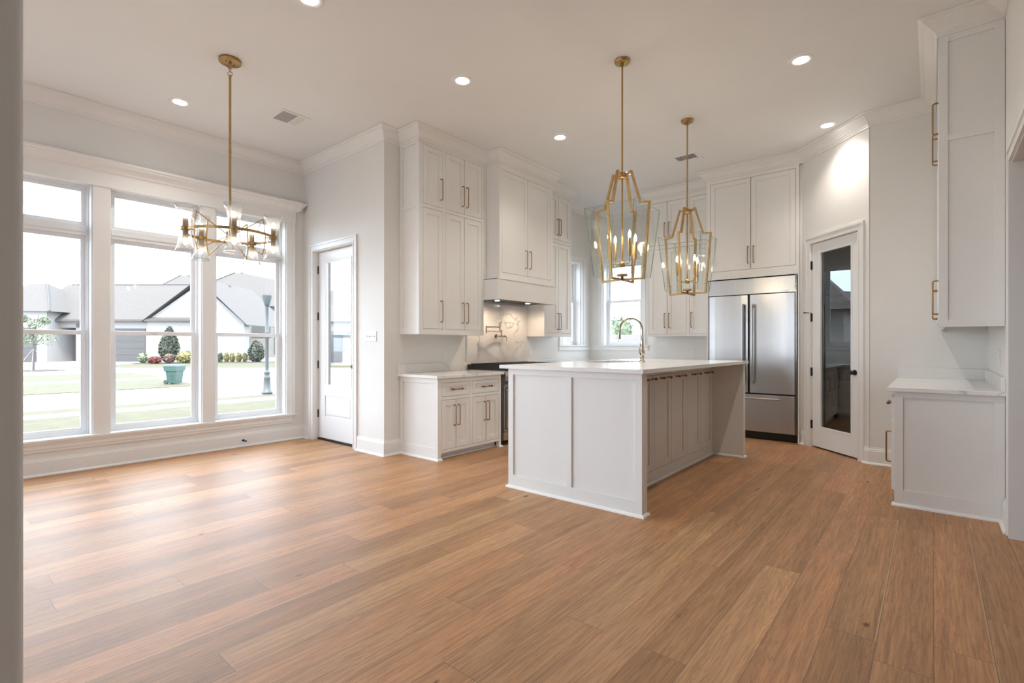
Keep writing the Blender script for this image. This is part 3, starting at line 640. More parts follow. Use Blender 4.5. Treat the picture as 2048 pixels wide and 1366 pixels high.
def side_panel(F, u_out, sgn, w0, w1, z0, z1, mids, par, st=0.055, rail=0.07, th=0.012, bot=None):
    """applied frame on a cabinet end; sgn=-1: faces -u"""
    bot = rail if bot is None else bot
    m = MB(F); a, b = (u_out, u_out + th) if sgn < 0 else (u_out - th, u_out)
    m.box(a, b, w0, w0 + st, z0, z1); m.box(a, b, w1 - st, w1, z0, z1); m.box(a, b, w0 + st, w1 - st, z1 - rail, z1); m.box(a, b, w0 + st, w1 - st, z0, z0 + bot)
    for zm in mids: m.box(a, b, w0 + st, w1 - st, zm - 0.02, zm + 0.02)
    return m.build('end_panel', 'cab', par, 0.001)

# --- wall cabinet left of the range
F = F_RANGE
t = thing('wall_cabinet', 'tall stacked white wall cabinet with six doors, left of the range hood', 'cabinet', (4.12, 4.70, 1.365))
m = MB(F)
ops = [(3.657, 3.957, 1.425, 2.790), (4.000, 4.612, 1.425, 2.790), (3.657, 3.957, 2.829, 3.495), (4.000, 4.612, 2.829, 3.495)]
m.box(3.63, 4.645, 0.002, 0.26, 1.385, 3.64); m.box(3.612, 3.63, 0.002, 0.32, 1.385, 3.64); m.box(3.612, 4.645, 0.002, 0.34, 1.365, 1.385)
face_frame(m, 3.612, 4.645, 1.385, 3.64, 0.34, ops)
m.build('body', 'cab', t)
side_panel(F, 3.600, -1, 0.002, 0.34, 1.365, 3.56, [2.80], t, 0.05)
for (a, b, z0, z1, hu, hz) in ((3.657, 3.957, 1.425, 2.790, 3.926, 1.63), (4.0, 4.306, 1.425, 2.790, 4.272, 1.63), (4.306, 4.612, 1.425, 2.790, 4.345, 1.63),
                               (3.657, 3.957, 2.829, 3.495, 3.926, 3.038), (4.0, 4.306, 2.829, 3.495, 4.272, 3.038), (4.306, 4.612, 2.829, 3.495, 4.345, 3.038)):
    d = shaker(F, a, b, z0, z1, 0.34, t); pull(F, hu, 0.34, hz, 0.24, d)
MB().sweep(CROWN, LOOP, 3, 5).build('crown_moulding', 'cab', t)

# --- base cabinet left of the range
t = thing('base_cabinet', 'white base cabinet with two drawers over four doors, left of the steel range', 'cabinet', (4.12, 4.70, 0))
m = MB(F)
ops = [(3.655, 4.085, 0.681, 0.834), (4.125, 4.585, 0.681, 0.834), (3.655, 4.085, 0.106, 0.646), (4.125, 4.585, 0.106, 0.646)]
m.box(3.63, 4.625, 0.002, 0.60, 0.10, 0.878); face_frame(m, 3.612, 4.625, 0.075, 0.882, 0.65, ops); m.box(3.612, 3.63, 0.002, 0.63, 0, 0.882)
m.box(3.612, 3.648, 0.63, 0.65, 0, 0.075); m.box(4.59, 4.625, 0.60, 0.65, 0, 0.075); m.box(3.63, 4.60, 0.002, 0.57, 0, 0.10)
m.build('body', 'cab', t)
side_panel(F, 3.600, -1, 0.002, 0.65, 0.0, 0.882, [], t, 0.05, 0.055, 0.012, 0.13)
sp = MB(); sp.sweep(SHOE, [(3.60, 4.68), (3.60, 4.05), (3.655, 4.05)]); sp.sweep(SHOE, [(4.585, 4.05), (4.628, 4.05), (4.628, 4.12)]); sp.sweep(SHOE, [(3.65, 4.13), (4.60, 4.13)]); sp.build('shoe_moulding', 'trim', t)
for (a, b) in ((3.655, 4.085), (4.125, 4.585)):
    d = shaker(F, a, b, 0.681, 0.834, 0.65, t, 'drawer', 0.045, 0.038); tbar(F, (a + b) / 2, 0.65, 0.757, 0.17, d)
    c = (a + b) / 2
    d = shaker(F, a, c, 0.106, 0.646, 0.65, t); pull(F, c - 0.03, 0.65, 0.47, 0.22, d)
    d = shaker(F, c, b, 0.106, 0.646, 0.65, t); pull(F, c + 0.03, 0.65, 0.47, 0.22, d)
m = MB(F); m.box(3.565, 4.655, 0.001, 0.68, 0.884, 0.914); m.box(3.565, 4.668, 0.001, 0.022, 0.914, 1.020)
tag(m.build('countertop', 'quartz', None, 0.002), 'white veined quartz countertop with low upstand, left of the range', 'countertop')

# --- hood
t = thing('range_hood', 'tall white boxed range hood with two cabinet doors and wider bottom band', 'range hood', (5.27, 4.70, 1.80))
m = MB(F)
ops = [(4.745, 5.79, 2.155, 3.445)]
m.box(4.715, 5.825, 0.342, 0.47, 2.085, 3.64); m.box(4.647, 5.938, 0.002, 0.341, 2.07, 3.64)
face_frame(m, 4.70, 5.84, 2.07, 3.64, 0.56, ops); m.box(4.70, 4.715, 0.342, 0.54, 2.07, 3.64); m.box(5.825, 5.84, 0.342, 0.54, 2.07, 3.64)
m.build('body', 'cab', t)
b = MB(F)   # hollow bottom band
b.box(4.647, 4.68, 0.002, 0.585, 1.815, 2.075); b.box(5.862, 5.90, 0.002, 0.585, 1.815, 2.075); b.box(4.68, 5.862, 0.56, 0.585, 1.815, 2.075); b.box(4.68, 5.862, 0.002, 0.56, 2.03, 2.06)
b.box(4.647, 5.90, 0.342, 0.592, 2.066, 2.082)
b.build('bottom_band', 'cab', t, 0.001)
b = MB(F); b.box(4.685, 5.86, 0.03, 0.555, 1.835, 1.85); b.build('vent_liner', 'dark_steel', t)
b = MB(F)
for i in range(12): b.box(4.72 + i * 0.094, 4.72 + i * 0.094 + 0.06, 0.15, 0.50, 1.8315, 1.8345)
b.build('baffle_filter', 'black', t)
for u in (4.95, 5.60):
    lp = MB(F); lp.cyl((u, 0.30, 1.826), (u, 0.30, 1.8315), 0.03, 16); lo = lp.build('lamp', 'led', t)
    ld = bpy.data.lights.new('hood_lamp', 'SPOT'); ld.energy = HOOD_W; ld.color = (1.0, 0.76, 0.54); ld.spot_size = R(165); ld.spot_blend = 0.8; ld.shadow_soft_size = 0.02
    lq = bpy.data.objects.new('hood_lamp', ld); COL.objects.link(lq); lq.parent = t; p = Vector(F((u, 0.30, 1.815))) - Vector(t.location); lq.location = p
d = shaker(F, 4.745, 5.268, 2.155, 3.445, 0.56, t); pull(F, 5.225, 0.56, 2.375, 0.23, d)
d = shaker(F, 5.268, 5.79, 2.155, 3.445, 0.56, t); pull(F, 5.311, 0.56, 2.375, 0.23, d)
MB().sweep(CROWN, LOOP, 5, 8).build('crown_moulding', 'cab', t)

# --- wall cabinet right of the range
t = thing('wall_cabinet', 'narrow stacked white wall cabinet between the range hood and side window', 'cabinet', (6.3, 4.70, 1.375))
m = MB(F)
ops = [(5.985, 6.622, 1.425, 2.789), (5.985, 6.622, 2.836, 3.495)]
m.box(5.952, 6.653, 0.002, 0.26, 1.385, 3.64); m.box(5.94, 5.952, 0.002, 0.32, 1.385, 3.64); m.box(5.94, 6.665, 0.002, 0.34, 1.372, 1.385); face_frame(m, 5.94, 6.665, 1.385, 3.64, 0.34, ops); m.box(6.653, 6.665, 0.002, 0.32, 1.385, 3.64)
m.build('body', 'cab', t)
for z0, z1, hz in ((1.425, 2.789, 1.60), (2.836, 3.495, 3.03)):
    d = shaker(F, 5.985, 6.303, z0, z1, 0.34, t); pull(F, 6.275, 0.34, hz, 0.24, d)
    d = shaker(F, 6.303, 6.622, z0, z1, 0.34, t); pull(F, 6.331, 0.34, hz, 0.24, d)
MB().sweep(CROWN, LOOP, 8, 10).build('crown_moulding', 'cab', t)

# --- base cabinets right of range and under the sink-side window
t = thing('base_cabinet', 'white base cabinet with drawers under the side window, right of the range', 'cabinet', (6.5, 4.70, 0))
m = MB(F); m.box(5.93, 7.799, 0.002, 0.60, 0.10, 0.88); m.box(5.93, 7.17, 0.60, 0.62, 0.075, 0.88); m.box(5.95, 7.2, 0.002, 0.56, 0, 0.10); m.build('body', 'cab', t)
for a, b in ((5.97, 6.56), (6.60, 7.13)):
    d = shaker(F, a, b, 0.681, 0.834, 0.6405, t, 'drawer', 0.045, 0.038); tbar(F, (a + b) / 2, 0.64, 0.757, 0.17, d)
    d = shaker(F, a, b, 0.40, 0.66, 0.6405, t, 'drawer'); tbar(F, (a + b) / 2, 0.64, 0.53, 0.17, d)
    d = shaker(F, a, b, 0.106, 0.38, 0.6405, t, 'drawer'); tbar(F, (a + b) / 2, 0.64, 0.24, 0.17, d)
t = thing('base_cabinet', 'white base cabinet below the back window, beside the refrigerator', 'cabinet', (7.5, 3.25, 0))
m = MB(F_BACK); m.box(2.455, 4.09, 0.002, 0.60, 0.10, 0.88); m.box(2.47, 4.07, 0.002, 0.55, 0, 0.10); m.build('body', 'cab', t)
for a, b in ((2.50, 2.98), (3.0, 3.48), (3.50, 4.0)):
    d = shaker(F_BACK, a, b, 0.106, 0.84, 0.621, t); pull(F_BACK, b - 0.04, 0.621, 0.65, 0.22, d)
m = MB(); m.box(5.905, 7.799, 4.02, 4.699, 0.884, 0.914); m.box(7.12, 7.799, 2.435, 4.02, 0.884, 0.914); m.box(5.945, 7.799, 4.678, 4.699, 0.914, 1.018); m.box(7.778, 7.799, 2.435, 4.678, 0.914, 1.018)
tag(m.build('countertop', 'quartz', None, 0.002), 'white quartz corner countertop with upstand running under both kitchen windows', 'countertop')
m = MB(F_RANGE); m.box(4.670, 5.938, 0.001, 0.020, 0.915, 1.812)
tag(m.build('backsplash', 'marble'), 'full-height veined marble slab on the wall behind the range', 'backsplash')

# --- back wall stacked cabinet
F = F_BACK
t = thing('wall_cabinet', 'stacked white wall cabinet between the back window and the refrigerator', 'cabinet', (7.80, 2.95, 1.38))
m = MB(F)
ops = [(2.835, 3.432, 1.41, 2.73), (2.475, 2.790, 1.41, 2.73), (2.835, 3.432, 2.79, 3.455), (2.475, 2.790, 2.79, 3.455)]
m.box(2.432, 3.448, 0.002, 0.26, 1.39, 3.64); m.box(3.448, 3.46, 0.002, 0.32, 1.39, 3.64); m.box(2.432, 3.46, 0.002, 0.34, 1.378, 1.39); face_frame(m, 2.432, 3.46, 1.39, 3.64, 0.34, ops)
m.build('body', 'cab', t)
for z0, z1, hz in ((1.41, 2.73, 1.62), (2.79, 3.455, 3.02)):
    d = shaker(F, 3.133, 3.432, z0, z1, 0.34, t); pull(F, 3.168, 0.34, hz, 0.22, d)
    d = shaker(F, 2.835, 3.133, z0, z1, 0.34, t); pull(F, 3.098, 0.34, hz, 0.22, d)
    d = shaker(F, 2.475, 2.790, z0, z1, 0.34, t); pull(F, 2.755, 0.34, hz, 0.22, d)
MB().sweep(CROWN, LOOP, 12, 14).build('crown_moulding', 'cab', t)
# --- refrigerator surround
t = thing('refrigerator_cabinet', 'deep white two-door cabinet built over and around the steel refrigerator', 'cabinet', (7.5, 1.87, 0))
m = MB(F)
m.box(2.412, 2.43, 0.002, 0.63, 0, 3.64); m.box(1.282, 1.300, 0.002, 0.63, 0, 3.64); m.box(2.412, 2.43, 0.63, 0.65, 0, 2.142); m.box(1.282, 1.300, 0.63, 0.65, 0, 2.142); m.box(1.30, 2.412, 0.002, 0.56, 2.15, 3.64)
ops = [(1.320, 2.380, 2.252, 3.475)]
face_frame(m, 1.282, 2.43, 2.142, 3.64, 0.65, ops)
m.build('body', 'cab', t)
d = shaker(F, 1.320, 1.850, 2.252, 3.475, 0.65, t); pull(F, 1.815, 0.65, 2.445, 0.22, d)
d = shaker(F, 1.850, 2.380, 2.252, 3.475, 0.65, t); pull(F, 1.885, 0.65, 2.445, 0.22, d)
MB().sweep(CROWN, LOOP, 14, 16).build('crown_moulding', 'cab', t)

# --- refrigerator
t = thing('refrigerator', 'wide built-in stainless steel refrigerator with french doors over a freezer drawer', 'refrigerator', (7.4, 1.857, 0))
W = 0.665
m = MB(F); m.box(1.308, 2.406, 0.05, 0.62, 0.02, 2.132); m.build('case', 'black', t)
for a in (1.312, 2.398): MB(F).box(a, a + 0.006, 0.60, 0.668, 0.10, 2.136).build('edge_trim', 'steel', t)
m = MB(F); m.box(1.325, 2.395, 0.62, W, 1.918, 2.125); m.box(1.315, 1.40, W - 0.002, W + 0.004, 1.915, 1.950); g = m.build('top_grille', 'fridge', t, 0.003)
cu = bpy.data.curves.new('badge', 'FONT'); cu.body = 'KitchenAid'; cu.size = 0.030; cu.extrude = 0.0008; cu.align_x = 'CENTER'
tmp = bpy.data.objects.new('badge_text', cu); COL.objects.link(tmp); bpy.context.view_layer.update()
me = bpy.data.meshes.new_from_object(tmp.evaluated_get(bpy.context.evaluated_depsgraph_get())); bpy.data.objects.remove(tmp)
me.materials.clear(); me.materials.append(M['dark_steel'])
bo = bpy.data.objects.new('badge', me); COL.objects.link(bo); bo.parent = g
for v in me.vertices:
    x, y, z = v.co; p = F((1.435 - x, W + 0.0012 + z, 1.926 + y)); l = root_loc(g); v.co = (p[0] - l.x, p[1] - l.y, p[2] - l.z)
def fdoor(u0, u1, z0, z1, nm):
    m = MB(F); n = 6; prof = [(u0, 0.625)] + [(u0 + 0.006, W - 0.004)] + [(u0 + (u1 - u0) * k / n, W + 0.004 * math.sin(PI * k / n)) for k in range(1, n)] + [(u1 - 0.006, W - 0.004), (u1, 0.625)]
    m.prism(prof, 'z', z0, z1); return m.build(nm, 'fridge', t, 0.002)
for u0, u1, hu in ((1.325, 1.866, 1.818), (1.878, 2.395, 1.926)):
    d = fdoor(u0, u1, 0.612, 1.908, 'door')
    h = MB(F); h.cyl((hu, W + 0.055, 0.735), (hu, W + 0.055, 1.785), 0.0145, 14)
    for z in (0.765, 1.755): h.box(hu - 0.011, hu + 0.011, W - 0.003, W + 0.052, z - 0.018, z + 0.018)
    h.build('handle', 'dark_steel' if hu > 1.9 else 'steel', d)  # same steel pair; one handle's shade is put into a darker colour
d = fdoor(1.325, 2.395, 0.108, 0.592, 'freezer_drawer')
h = MB(F); h.cyl((1.49, W + 0.055, 0.545), (2.23, W + 0.055, 0.545), 0.013, 14)
for u in (1.52, 2.20): h.box(u - 0.016, u + 0.016, W - 0.003, W + 0.052, 0.535, 0.555)
h.build('handle', 'steel', d)
m = MB(F); m.box(1.325, 2.395, 0.56, 0.60, 0.0, 0.095)
for i in range(4): m.box(1.36, 2.36, 0.60, 0.612, 0.02 + i * 0.018, 0.028 + i * 0.018)
m.build('toe_grille', 'iron', t)

# --- right-hand cabinets (end panels face the camera)
F = F_RIGHT
t = thing('base_cabinet', 'white base cabinet seen end-on against the right wall, near the cased opening', 'cabinet', (5.6, -0.39, 0))
m = MB(F); m.box(4.92, 6.40, 0.002, 0.60, 0.10, 0.88); m.box(4.92, 6.40, 0.60, 0.618, 0.075, 0.88); m.box(4.902, 4.92, 0.002, 0.618, 0, 0.88); m.box(4.92, 6.40, 0.002, 0.55, 0, 0.10)
m.build('body', 'cab', t)
side_panel(F, 4.890, -1, 0.002, 0.618, 0.0, 0.882, [], t, 0.055, 0.045, 0.012, 0.125)
MB().sweep(SHOE, [(4.93, 0.228), (4.89, 0.228), (4.89, -0.388)]).build('shoe_moulding', 'trim', t)
for a, b in ((4.93, 5.64), (5.66, 6.38)):
    d = shaker(F, a, b, 0.681, 0.834, 0.639, t, 'drawer', 0.045, 0.038); tbar(F, (a + b) / 2, 0.639, 0.76, 0.17, d)
    d = shaker(F, a, b, 0.106, 0.646, 0.639, t); pull(F, a + 0.05, 0.639, 0.44, 0.24, d)
m = MB(F); m.box(4.858, 6.428, 0.001, 0.66, 0.884, 0.914); m.box(4.875, 6.428, 0.001, 0.022, 0.914, 1.015); m.box(6.406, 6.428, 0.022, 0.66, 0.914, 1.015)
tag(m.build('countertop', 'quartz', None, 0.002), 'white veined quartz countertop and upstand in the right-hand corner', 'countertop')
t = thing('wall_cabinet', 'tall white wall cabinet on the right, its panelled end facing the room', 'cabinet', (5.6, -0.39, 1.375))
m = MB(F); m.box(4.902, 6.426, 0.002, 0.336, 1.425, 3.64); m.box(4.902, 6.426, 0.318, 0.336, 1.375, 1.425); m.box(4.902, 4.92, 0.002, 0.318, 1.375, 1.425)
m.build('body', 'cab', t)
side_panel(F, 4.890, -1, 0.002, 0.355, 1.375, 3.545, [2.765], t, 0.052, 0.07, 0.012, 0.05)
for i, (a, b, hu) in enumerate(((4.91, 5.30, 4.95), (5.32, 5.85, 5.80), (5.87, 6.40, 5.92))):
    d = shaker(F, a, b, 1.43, 2.745, 0.356, t); pull(F, hu, 0.356, 1.60, 0.25, d)
    d = shaker(F, a, b, 2.79, 3.50, 0.356, t); pull(F, hu if i == 0 else hu - 0.12, 0.356, 2.945, 0.23, d)
MB().sweep(CROWN, LOOP, 18, 20).build('crown_moulding', 'cab', t)

# ================================================================== ISLAND
t = thing('kitchen_island', 'large white panelled kitchen island with doors under the seating overhang', 'kitchen island', (4.6, 2.3, 0))
X0, X1, YA, YB, YR = 3.36, 5.925, 1.595, 2.855, 1.93
m = MB(); m.box(X0 + 0.08, X1 - 0.055, YR + 0.08, YB, 0.0, 0.815)
m.box(X0 + 0.08, 4.40, YR + 0.08, YB, 0.815, 1.036); m.box(5.16, X1 - 0.055, YR + 0.08, YB, 0.815, 1.036); m.box(4.40, 5.16, YR + 0.08, 2.37, 0.815, 1.036); m.box(4.40, 5.16, 2.805, YB, 0.815, 1.036)
m.box(X0 + 0.012, X0 + 0.08, YA, YB, 0, 1.036); m.box(X1 - 0.055, X1, YA, YB, 0, 1.036)
FI = Frame((0, YR, 0), (1, 0), (0, -1))
m.T = FI
ops = [(3.477, 3.86, 0.108, 0.970), (3.90, 4.277, 0.108, 0.970), (4.319, 5.068, 0.108, 0.970), (5.118, 5.861, 0.108, 0.970)]
face_frame(m, X0 + 0.08, X1 - 0.055, 0.02, 1.036, 0.0, ops)
m.build('body', 'cab', t, 0.001)
FE = Frame((X0 + 0.012, 0, 0), (0, 1), (-1, 0))
m = MB(FE)
face_frame(m, YA, YB, 0, 1.036, 0.014, [(1.652, 2.198, 0.112, 0.985), (2.243, 2.800, 0.112, 0.985)], 0.014)
m.box(YA + 0.001, YA + 0.018, 0.012, 0.0155, 0, 1.035)
m.build('end_panel', 'cab', t, 0.001)
FE2 = Frame((X1, 0, 0), (0, 1), (1, 0)); m = MB(FE2); face_frame(m, YA, YB, 0, 1.036, 0.012, [(1.652, 2.198, 0.112, 0.985), (2.243, 2.800, 0.112, 0.985)], 0.012); m.build('end_panel', 'cab', t)
for a, b, hx in ((3.477, 3.86, 3.67), (3.90, 4.277, 4.19), (4.319, 4.693, 4.53), (4.693, 5.068, 4.90), (5.118, 5.49, 5.325), (5.49, 5.861, 5.70)):
    d = shaker(FI, a, b, 0.108, 0.970, 0.0, t, 'door', 0.06); tbar(FI, hx, 0.0, 0.937, 0.21, d)
sp = MB()
pth = [(X1 + 0.012, YB), (X1 + 0.012, YA), (X1 - 0.055, YA), (X1 - 0.055, YR), (X0 + 0.08, YR), (X0 + 0.08, YA), (X0 - 0.002, YA), (X0 - 0.002, YB), (X0 + 0.4, YB)]
sp.sweep(SHOE, pth[::-1])
sp.build('shoe_moulding', 'trim', t)
# countertop with sink cut-out
SX0, SX1, SY0, SY1 = 4.42, 5.14, 2.385, 2.79
m = MB(); A0, A1, B0, B1, Z0, Z1 = 3.318, 5.985, 1.570, 2.925, 1.037, 1.067
m.box(A0, SX0, B0, B1, Z0, Z1); m.box(SX1, A1, B0, B1, Z0, Z1); m.box(SX0, SX1, B0, SY0, Z0, Z1); m.box(SX0, SX1, SY1, B1, Z0, Z1)
tag(m.build('countertop', 'quartz'), 'large white quartz top on the kitchen island with a sink cut-out', 'countertop')
m = MB(); tk = 0.006
m.box(SX0 - tk, SX0, SY0 - tk, SY1 + tk, 0.83, 1.036); m.box(SX1, SX1 + tk, SY0 - tk, SY1 + tk, 0.83, 1.036); m.box(SX0, SX1, SY0 - tk, SY0, 0.83, 1.036); m.box(SX0, SX1, SY1, SY1 + tk, 0.83, 1.036); m.box(SX0 - tk, SX1 + tk, SY0 - tk, SY1 + tk, 0.824, 0.83)
s_ = thing('sink', 'stainless undermount sink set into the island countertop', 'sink', (4.78, 2.59, 0.824))
m.build('basin', 'steel', s_); MB().cyl((4.78, 2.6, 0.830), (4.78, 2.6, 0.833), 0.045, 20).build('drain', 'dark_steel', s_)
# faucet
f_ = thing('faucet', 'polished nickel gooseneck pull-down faucet with lever on the island', 'faucet', (4.84, 2.30, 1.067))
c = (4.84, 2.30, 1.067)
m = MB(); m.lathe([(0, 0), (0.031, 0), (0.033, 0.006), (0.028, 0.012), (0.020, 0.020), (0.019, 0.035), (0.024, 0.042), (0.024, 0.052), (0.018, 0.060), (0.022, 0.075), (0.027, 0.085), (0.027, 0.110), (0.021, 0.125), (0.017, 0.135), (0.019, 0.150), (0.017, 0.160), (0.0145, 0.200), (0.013, 0.262), (0.0145, 0.265), (0.0145, 0.272), (0.012, 0.276)], c, 20)
m.build('body', 'nickel', f_)
dv = Vector((-0.62, 0.785, 0)).normalized(); rad = 0.115; base = Vector(c) + Vector((0, 0, 0.27)); pts = [base, base + Vector((0, 0, 0.06))]
cc = base + Vector((0, 0, 0.065)) + dv * rad
for a in range(0, 181, 12): pts.append(cc + (-dv * math.cos(R(a)) + Vector((0, 0, math.sin(R(a))))) * rad)
end = pts[-1]; pts.append(end + Vector((0, 0, -0.012)) + dv * 0.002)
MB().tube(pts, 0.0112, 12).build('gooseneck', 'nickel', f_)
e0 = pts[-1]; dn = (Vector((0, 0, -1)) + dv * 0.10).normalized()
m = MB(); m.tube([e0, e0 + dn * 0.018, e0 + dn * 0.03, e0 + dn * 0.08, e0 + dn * 0.086], [0.012, 0.0155, 0.0135, 0.021, 0.020], 14); m.build('spray_head', 'nickel', f_)
m = MB(); s0 = Vector(c) + Vector((0, 0, 0.095)); sd = Vector((-0.767 * -0.64, -0.767, 0)).normalized(); sd = Vector((-0.64, 0.2, 0)).normalized()
m.cyl(s0, s0 + sd * 0.045, 0.010, 12, 0.008); m.tube([s0 + sd * 0.042, s0 + sd * 0.044 + Vector((0, 0, 0.02)), s0 + sd * 0.036 + Vector((0, 0, 0.06)), s0 + sd * 0.034 + Vector((0, 0, 0.095))], [0.010, 0.006, 0.0055, 0.009], 10); m.build('lever', 'nickel', f_)
m = MB(); m.lathe([(0, 0), (0.021, 0), (0.021, 0.003), (0.014, 0.006), (0, 0.0062)], (4.66, 2.335, 1.067), 18)
tag(m.build('sink_button', 'nickel'), 'small round nickel button on the island countertop beside the sink', 'button')

# ================================================================== RANGE + POT FILLER
F = F_RANGE
t = thing('gas_range', 'stainless steel gas range with black cooktop grates under the hood', 'range', (5.29, 4.70, 0))
RX0, RX1 = 4.668, 5.885
m = MB(F); m.box(RX0, RX1, 0.03, 0.63, 0.06, 0.905); m.build('body', 'dark_steel', t)
m = MB(F); m.box(RX0 + 0.001, RX1 - 0.001, 0.022, 0.675, 0.905, 0.925); m.build('cooktop_frame', 'steel', t, 0.002)
m = MB(F)
for k in range(3):
    a = RX0 + 0.03 + k * 0.386; b = a + 0.38
    for w in (0.06, 0.21, 0.35, 0.50, 0.64): m.box(a, b, w, w + 0.014, 0.985, 1.000)
    for j in range(6): m.box(a + j * 0.0732, a + j * 0.0732 + 0.012, 0.06, 0.654, 0.984, 0.999)
    for (uu, ww) in ((a, 0.06), (b - 0.014, 0.06), (a, 0.64), (b - 0.014, 0.64)): m.box(uu, uu + 0.014, ww, ww + 0.014, 0.95, 0.985)
m.build('grate', 'iron', t)
MB(F).box(RX0 + 0.018, RX1 - 0.018, 0.035, 0.672, 0.9255, 0.950).box(RX0, RX0 + 0.018, 0.03, 0.674, 0.9255, 0.988).box(RX1 - 0.018, RX1, 0.03, 0.674, 0.9255, 0.988).build('burner_tray', 'black', t)
for k in range(3):
    for w in (0.21, 0.50):
        x = RX0 + 0.22 + k * 0.386; MB(F).cyl((x, w, 0.950), (x, w, 0.972), 0.045, 18, 0.035).build('burner', 'iron', t)
m = MB(F); m.prism([(0.63, 0.775), (0.672, 0.785), (0.695, 0.80), (0.695, 0.865), (0.68, 0.905), (0.63, 0.905)], 'u', RX0 + 0.001, RX1 - 0.001); m.build('control_panel', 'steel', t)
for k in range(8):
    x = RX0 + 0.09 + k * 0.148; kn = MB(F); kn.cyl((x, 0.694, 0.83), (x, 0.70, 0.83), 0.026, 16); kn.cyl((x, 0.70, 0.83), (x, 0.73, 0.83), 0.019, 16, 0.016); kn.build('knob', 'black', t)
for a, b in ((RX0 + 0.012, RX0 + 0.42), (RX0 + 0.435, RX1 - 0.012)):
    m = MB(F); m.box(a, b, 0.631, 0.665, 0.175, 0.755); d = m.build('oven_door', 'steel', t, 0.002)
    MB(F).box(a + 0.012, b - 0.012, 0.665, 0.667, 0.20, 0.715).build('door_seal', 'black', d)
    MB(F).box(a + 0.022, b - 0.022, 0.6665, 0.672, 0.21, 0.705).build('door_skin', 'steel', d)
    MB(F).box(a + 0.09, b - 0.09, 0.672, 0.674, 0.30, 0.56).build('oven_window', 'black', d)
    h = MB(F); h.cyl((a + 0.03, 0.725, 0.69), (b - 0.03, 0.725, 0.69), 0.012, 12)
    for x in (a + 0.05, b - 0.05): h.box(x - 0.01, x + 0.01, 0.665, 0.722, 0.68, 0.70)
    h.build('handle', 'steel', d)
m = MB(F); m.box(RX0 + 0.005, RX1 - 0.005, 0.60, 0.655, 0.065, 0.165); m.build('kick_panel', 'steel', t)
for x in (RX0 + 0.05, RX1 - 0.05):
    for w in (0.08, 0.58): MB(F).cyl((x, w, 0), (x, w, 0.062), 0.02, 12).build('foot', 'black', t)
# pot filler on the marble
t = thing('pot_filler', 'folding bronze pot filler tap mounted on the marble behind the range', 'faucet', (5.23, 4.68, 1.38))
m = MB(F); P0 = (5.235, 0.020, 1.365)
m.cyl(P0, (5.235, 0.028, 1.365), 0.032, 20); m.cyl((5.235, 0.028, 1.365), (5.235, 0.085, 1.365), 0.013, 12); m.cyl((5.215, 0.075, 1.365), (5.36, 0.075, 1.367), 0.011, 12); m.build('body', 'nickel', t)
m = MB(F); m.cyl((5.355, 0.075, 1.367), (5.375, 0.075, 1.367), 0.014, 12); m.tube([(5.375, 0.075, 1.367), (5.392, 0.078, 1.362), (5.395, 0.08, 1.33), (5.397, 0.082, 1.30)], [0.007, 0.006, 0.005, 0.008], 10); m.build('lever', 'nickel', t)
m = MB(F); m.cyl((5.29, 0.075, 1.367), (5.29, 0.075, 1.44), 0.011, 12); m.cyl((5.29, 0.075, 1.435), (5.29, 0.075, 1.455), 0.015, 12); m.cyl((5.29, 0.075, 1.43), (4.91, 0.14, 1.43), 0.008, 12); m.cyl((4.91, 0.14, 1.40), (4.91, 0.14, 1.46), 0.012, 12); m.build('lower_arm', 'nickel', t)
m = MB(F); m.cyl((4.91, 0.14, 1.455), (4.91, 0.14, 1.50), 0.009, 12); m.cyl((4.91, 0.14, 1.485), (5.115, 0.20, 1.485), 0.008, 12); m.cyl((5.115, 0.20, 1.44), (5.115, 0.20, 1.535), 0.0125, 12); m.cyl((5.115, 0.20, 1.535), (5.115, 0.20, 1.548), 0.016, 12); m.cyl((5.115, 0.20, 1.44), (5.115, 0.20, 1.425), 0.009, 12); m.cyl((5.115, 0.20, 1.542), (5.145, 0.21, 1.545), 0.005, 10); m.build('upper_arm', 'nickel', t)

# ================================================================== OUTLETS AND SWITCHES
def outlet(F, u, z, label, horiz=False, group=None):
    t = thing('power_outlet', label, 'outlet', F((u, 0.0, z)), group)
    a, b = (0.057, 0.035) if horiz else (0.035, 0.057)
    MB(F).box(u - a, u + a, 0.0008, 0.006, z - b, z + b).build('cover_plate', 'plastic', t, 0.0015)
    m = MB(F)
    for s in (-1, 1):
        cu_, cz = (u + s * 0.02, z) if horiz else (u, z + s * 0.02)
        m.box(cu_ - 0.014, cu_ + 0.014, 0.006, 0.008, cz - 0.014, cz + 0.014)
    m.build('socket', 'plastic', t)
    m = MB(F)
    for s in (-1, 1):
        cu_, cz = (u + s * 0.02, z) if horiz else (u, z + s * 0.02)
        m.box(cu_ - 0.007, cu_ - 0.005, 0.008, 0.0084, cz - 0.004, cz + 0.005); m.box(cu_ + 0.005, cu_ + 0.007, 0.008, 0.0084, cz - 0.004, cz + 0.005); m.cyl((cu_, 0.008, cz - 0.009), (cu_, 0.0084, cz - 0.009), 0.002, 8)
    m.build('slot', 'hole', t)
outlet(F_RANGE, 4.274, 1.105, 'white wall outlet above the countertop left of the range')
outlet(F_RANGE, 6.03, 1.10, 'white wall outlet just right of the marble slab')
outlet(F_BACK, 4.038, 1.083, 'white wall outlet directly below the back kitchen window')
outlet(F_BACK, 2.866, 1.105, 'white wall outlet on the back wall between faucet and refrigerator')
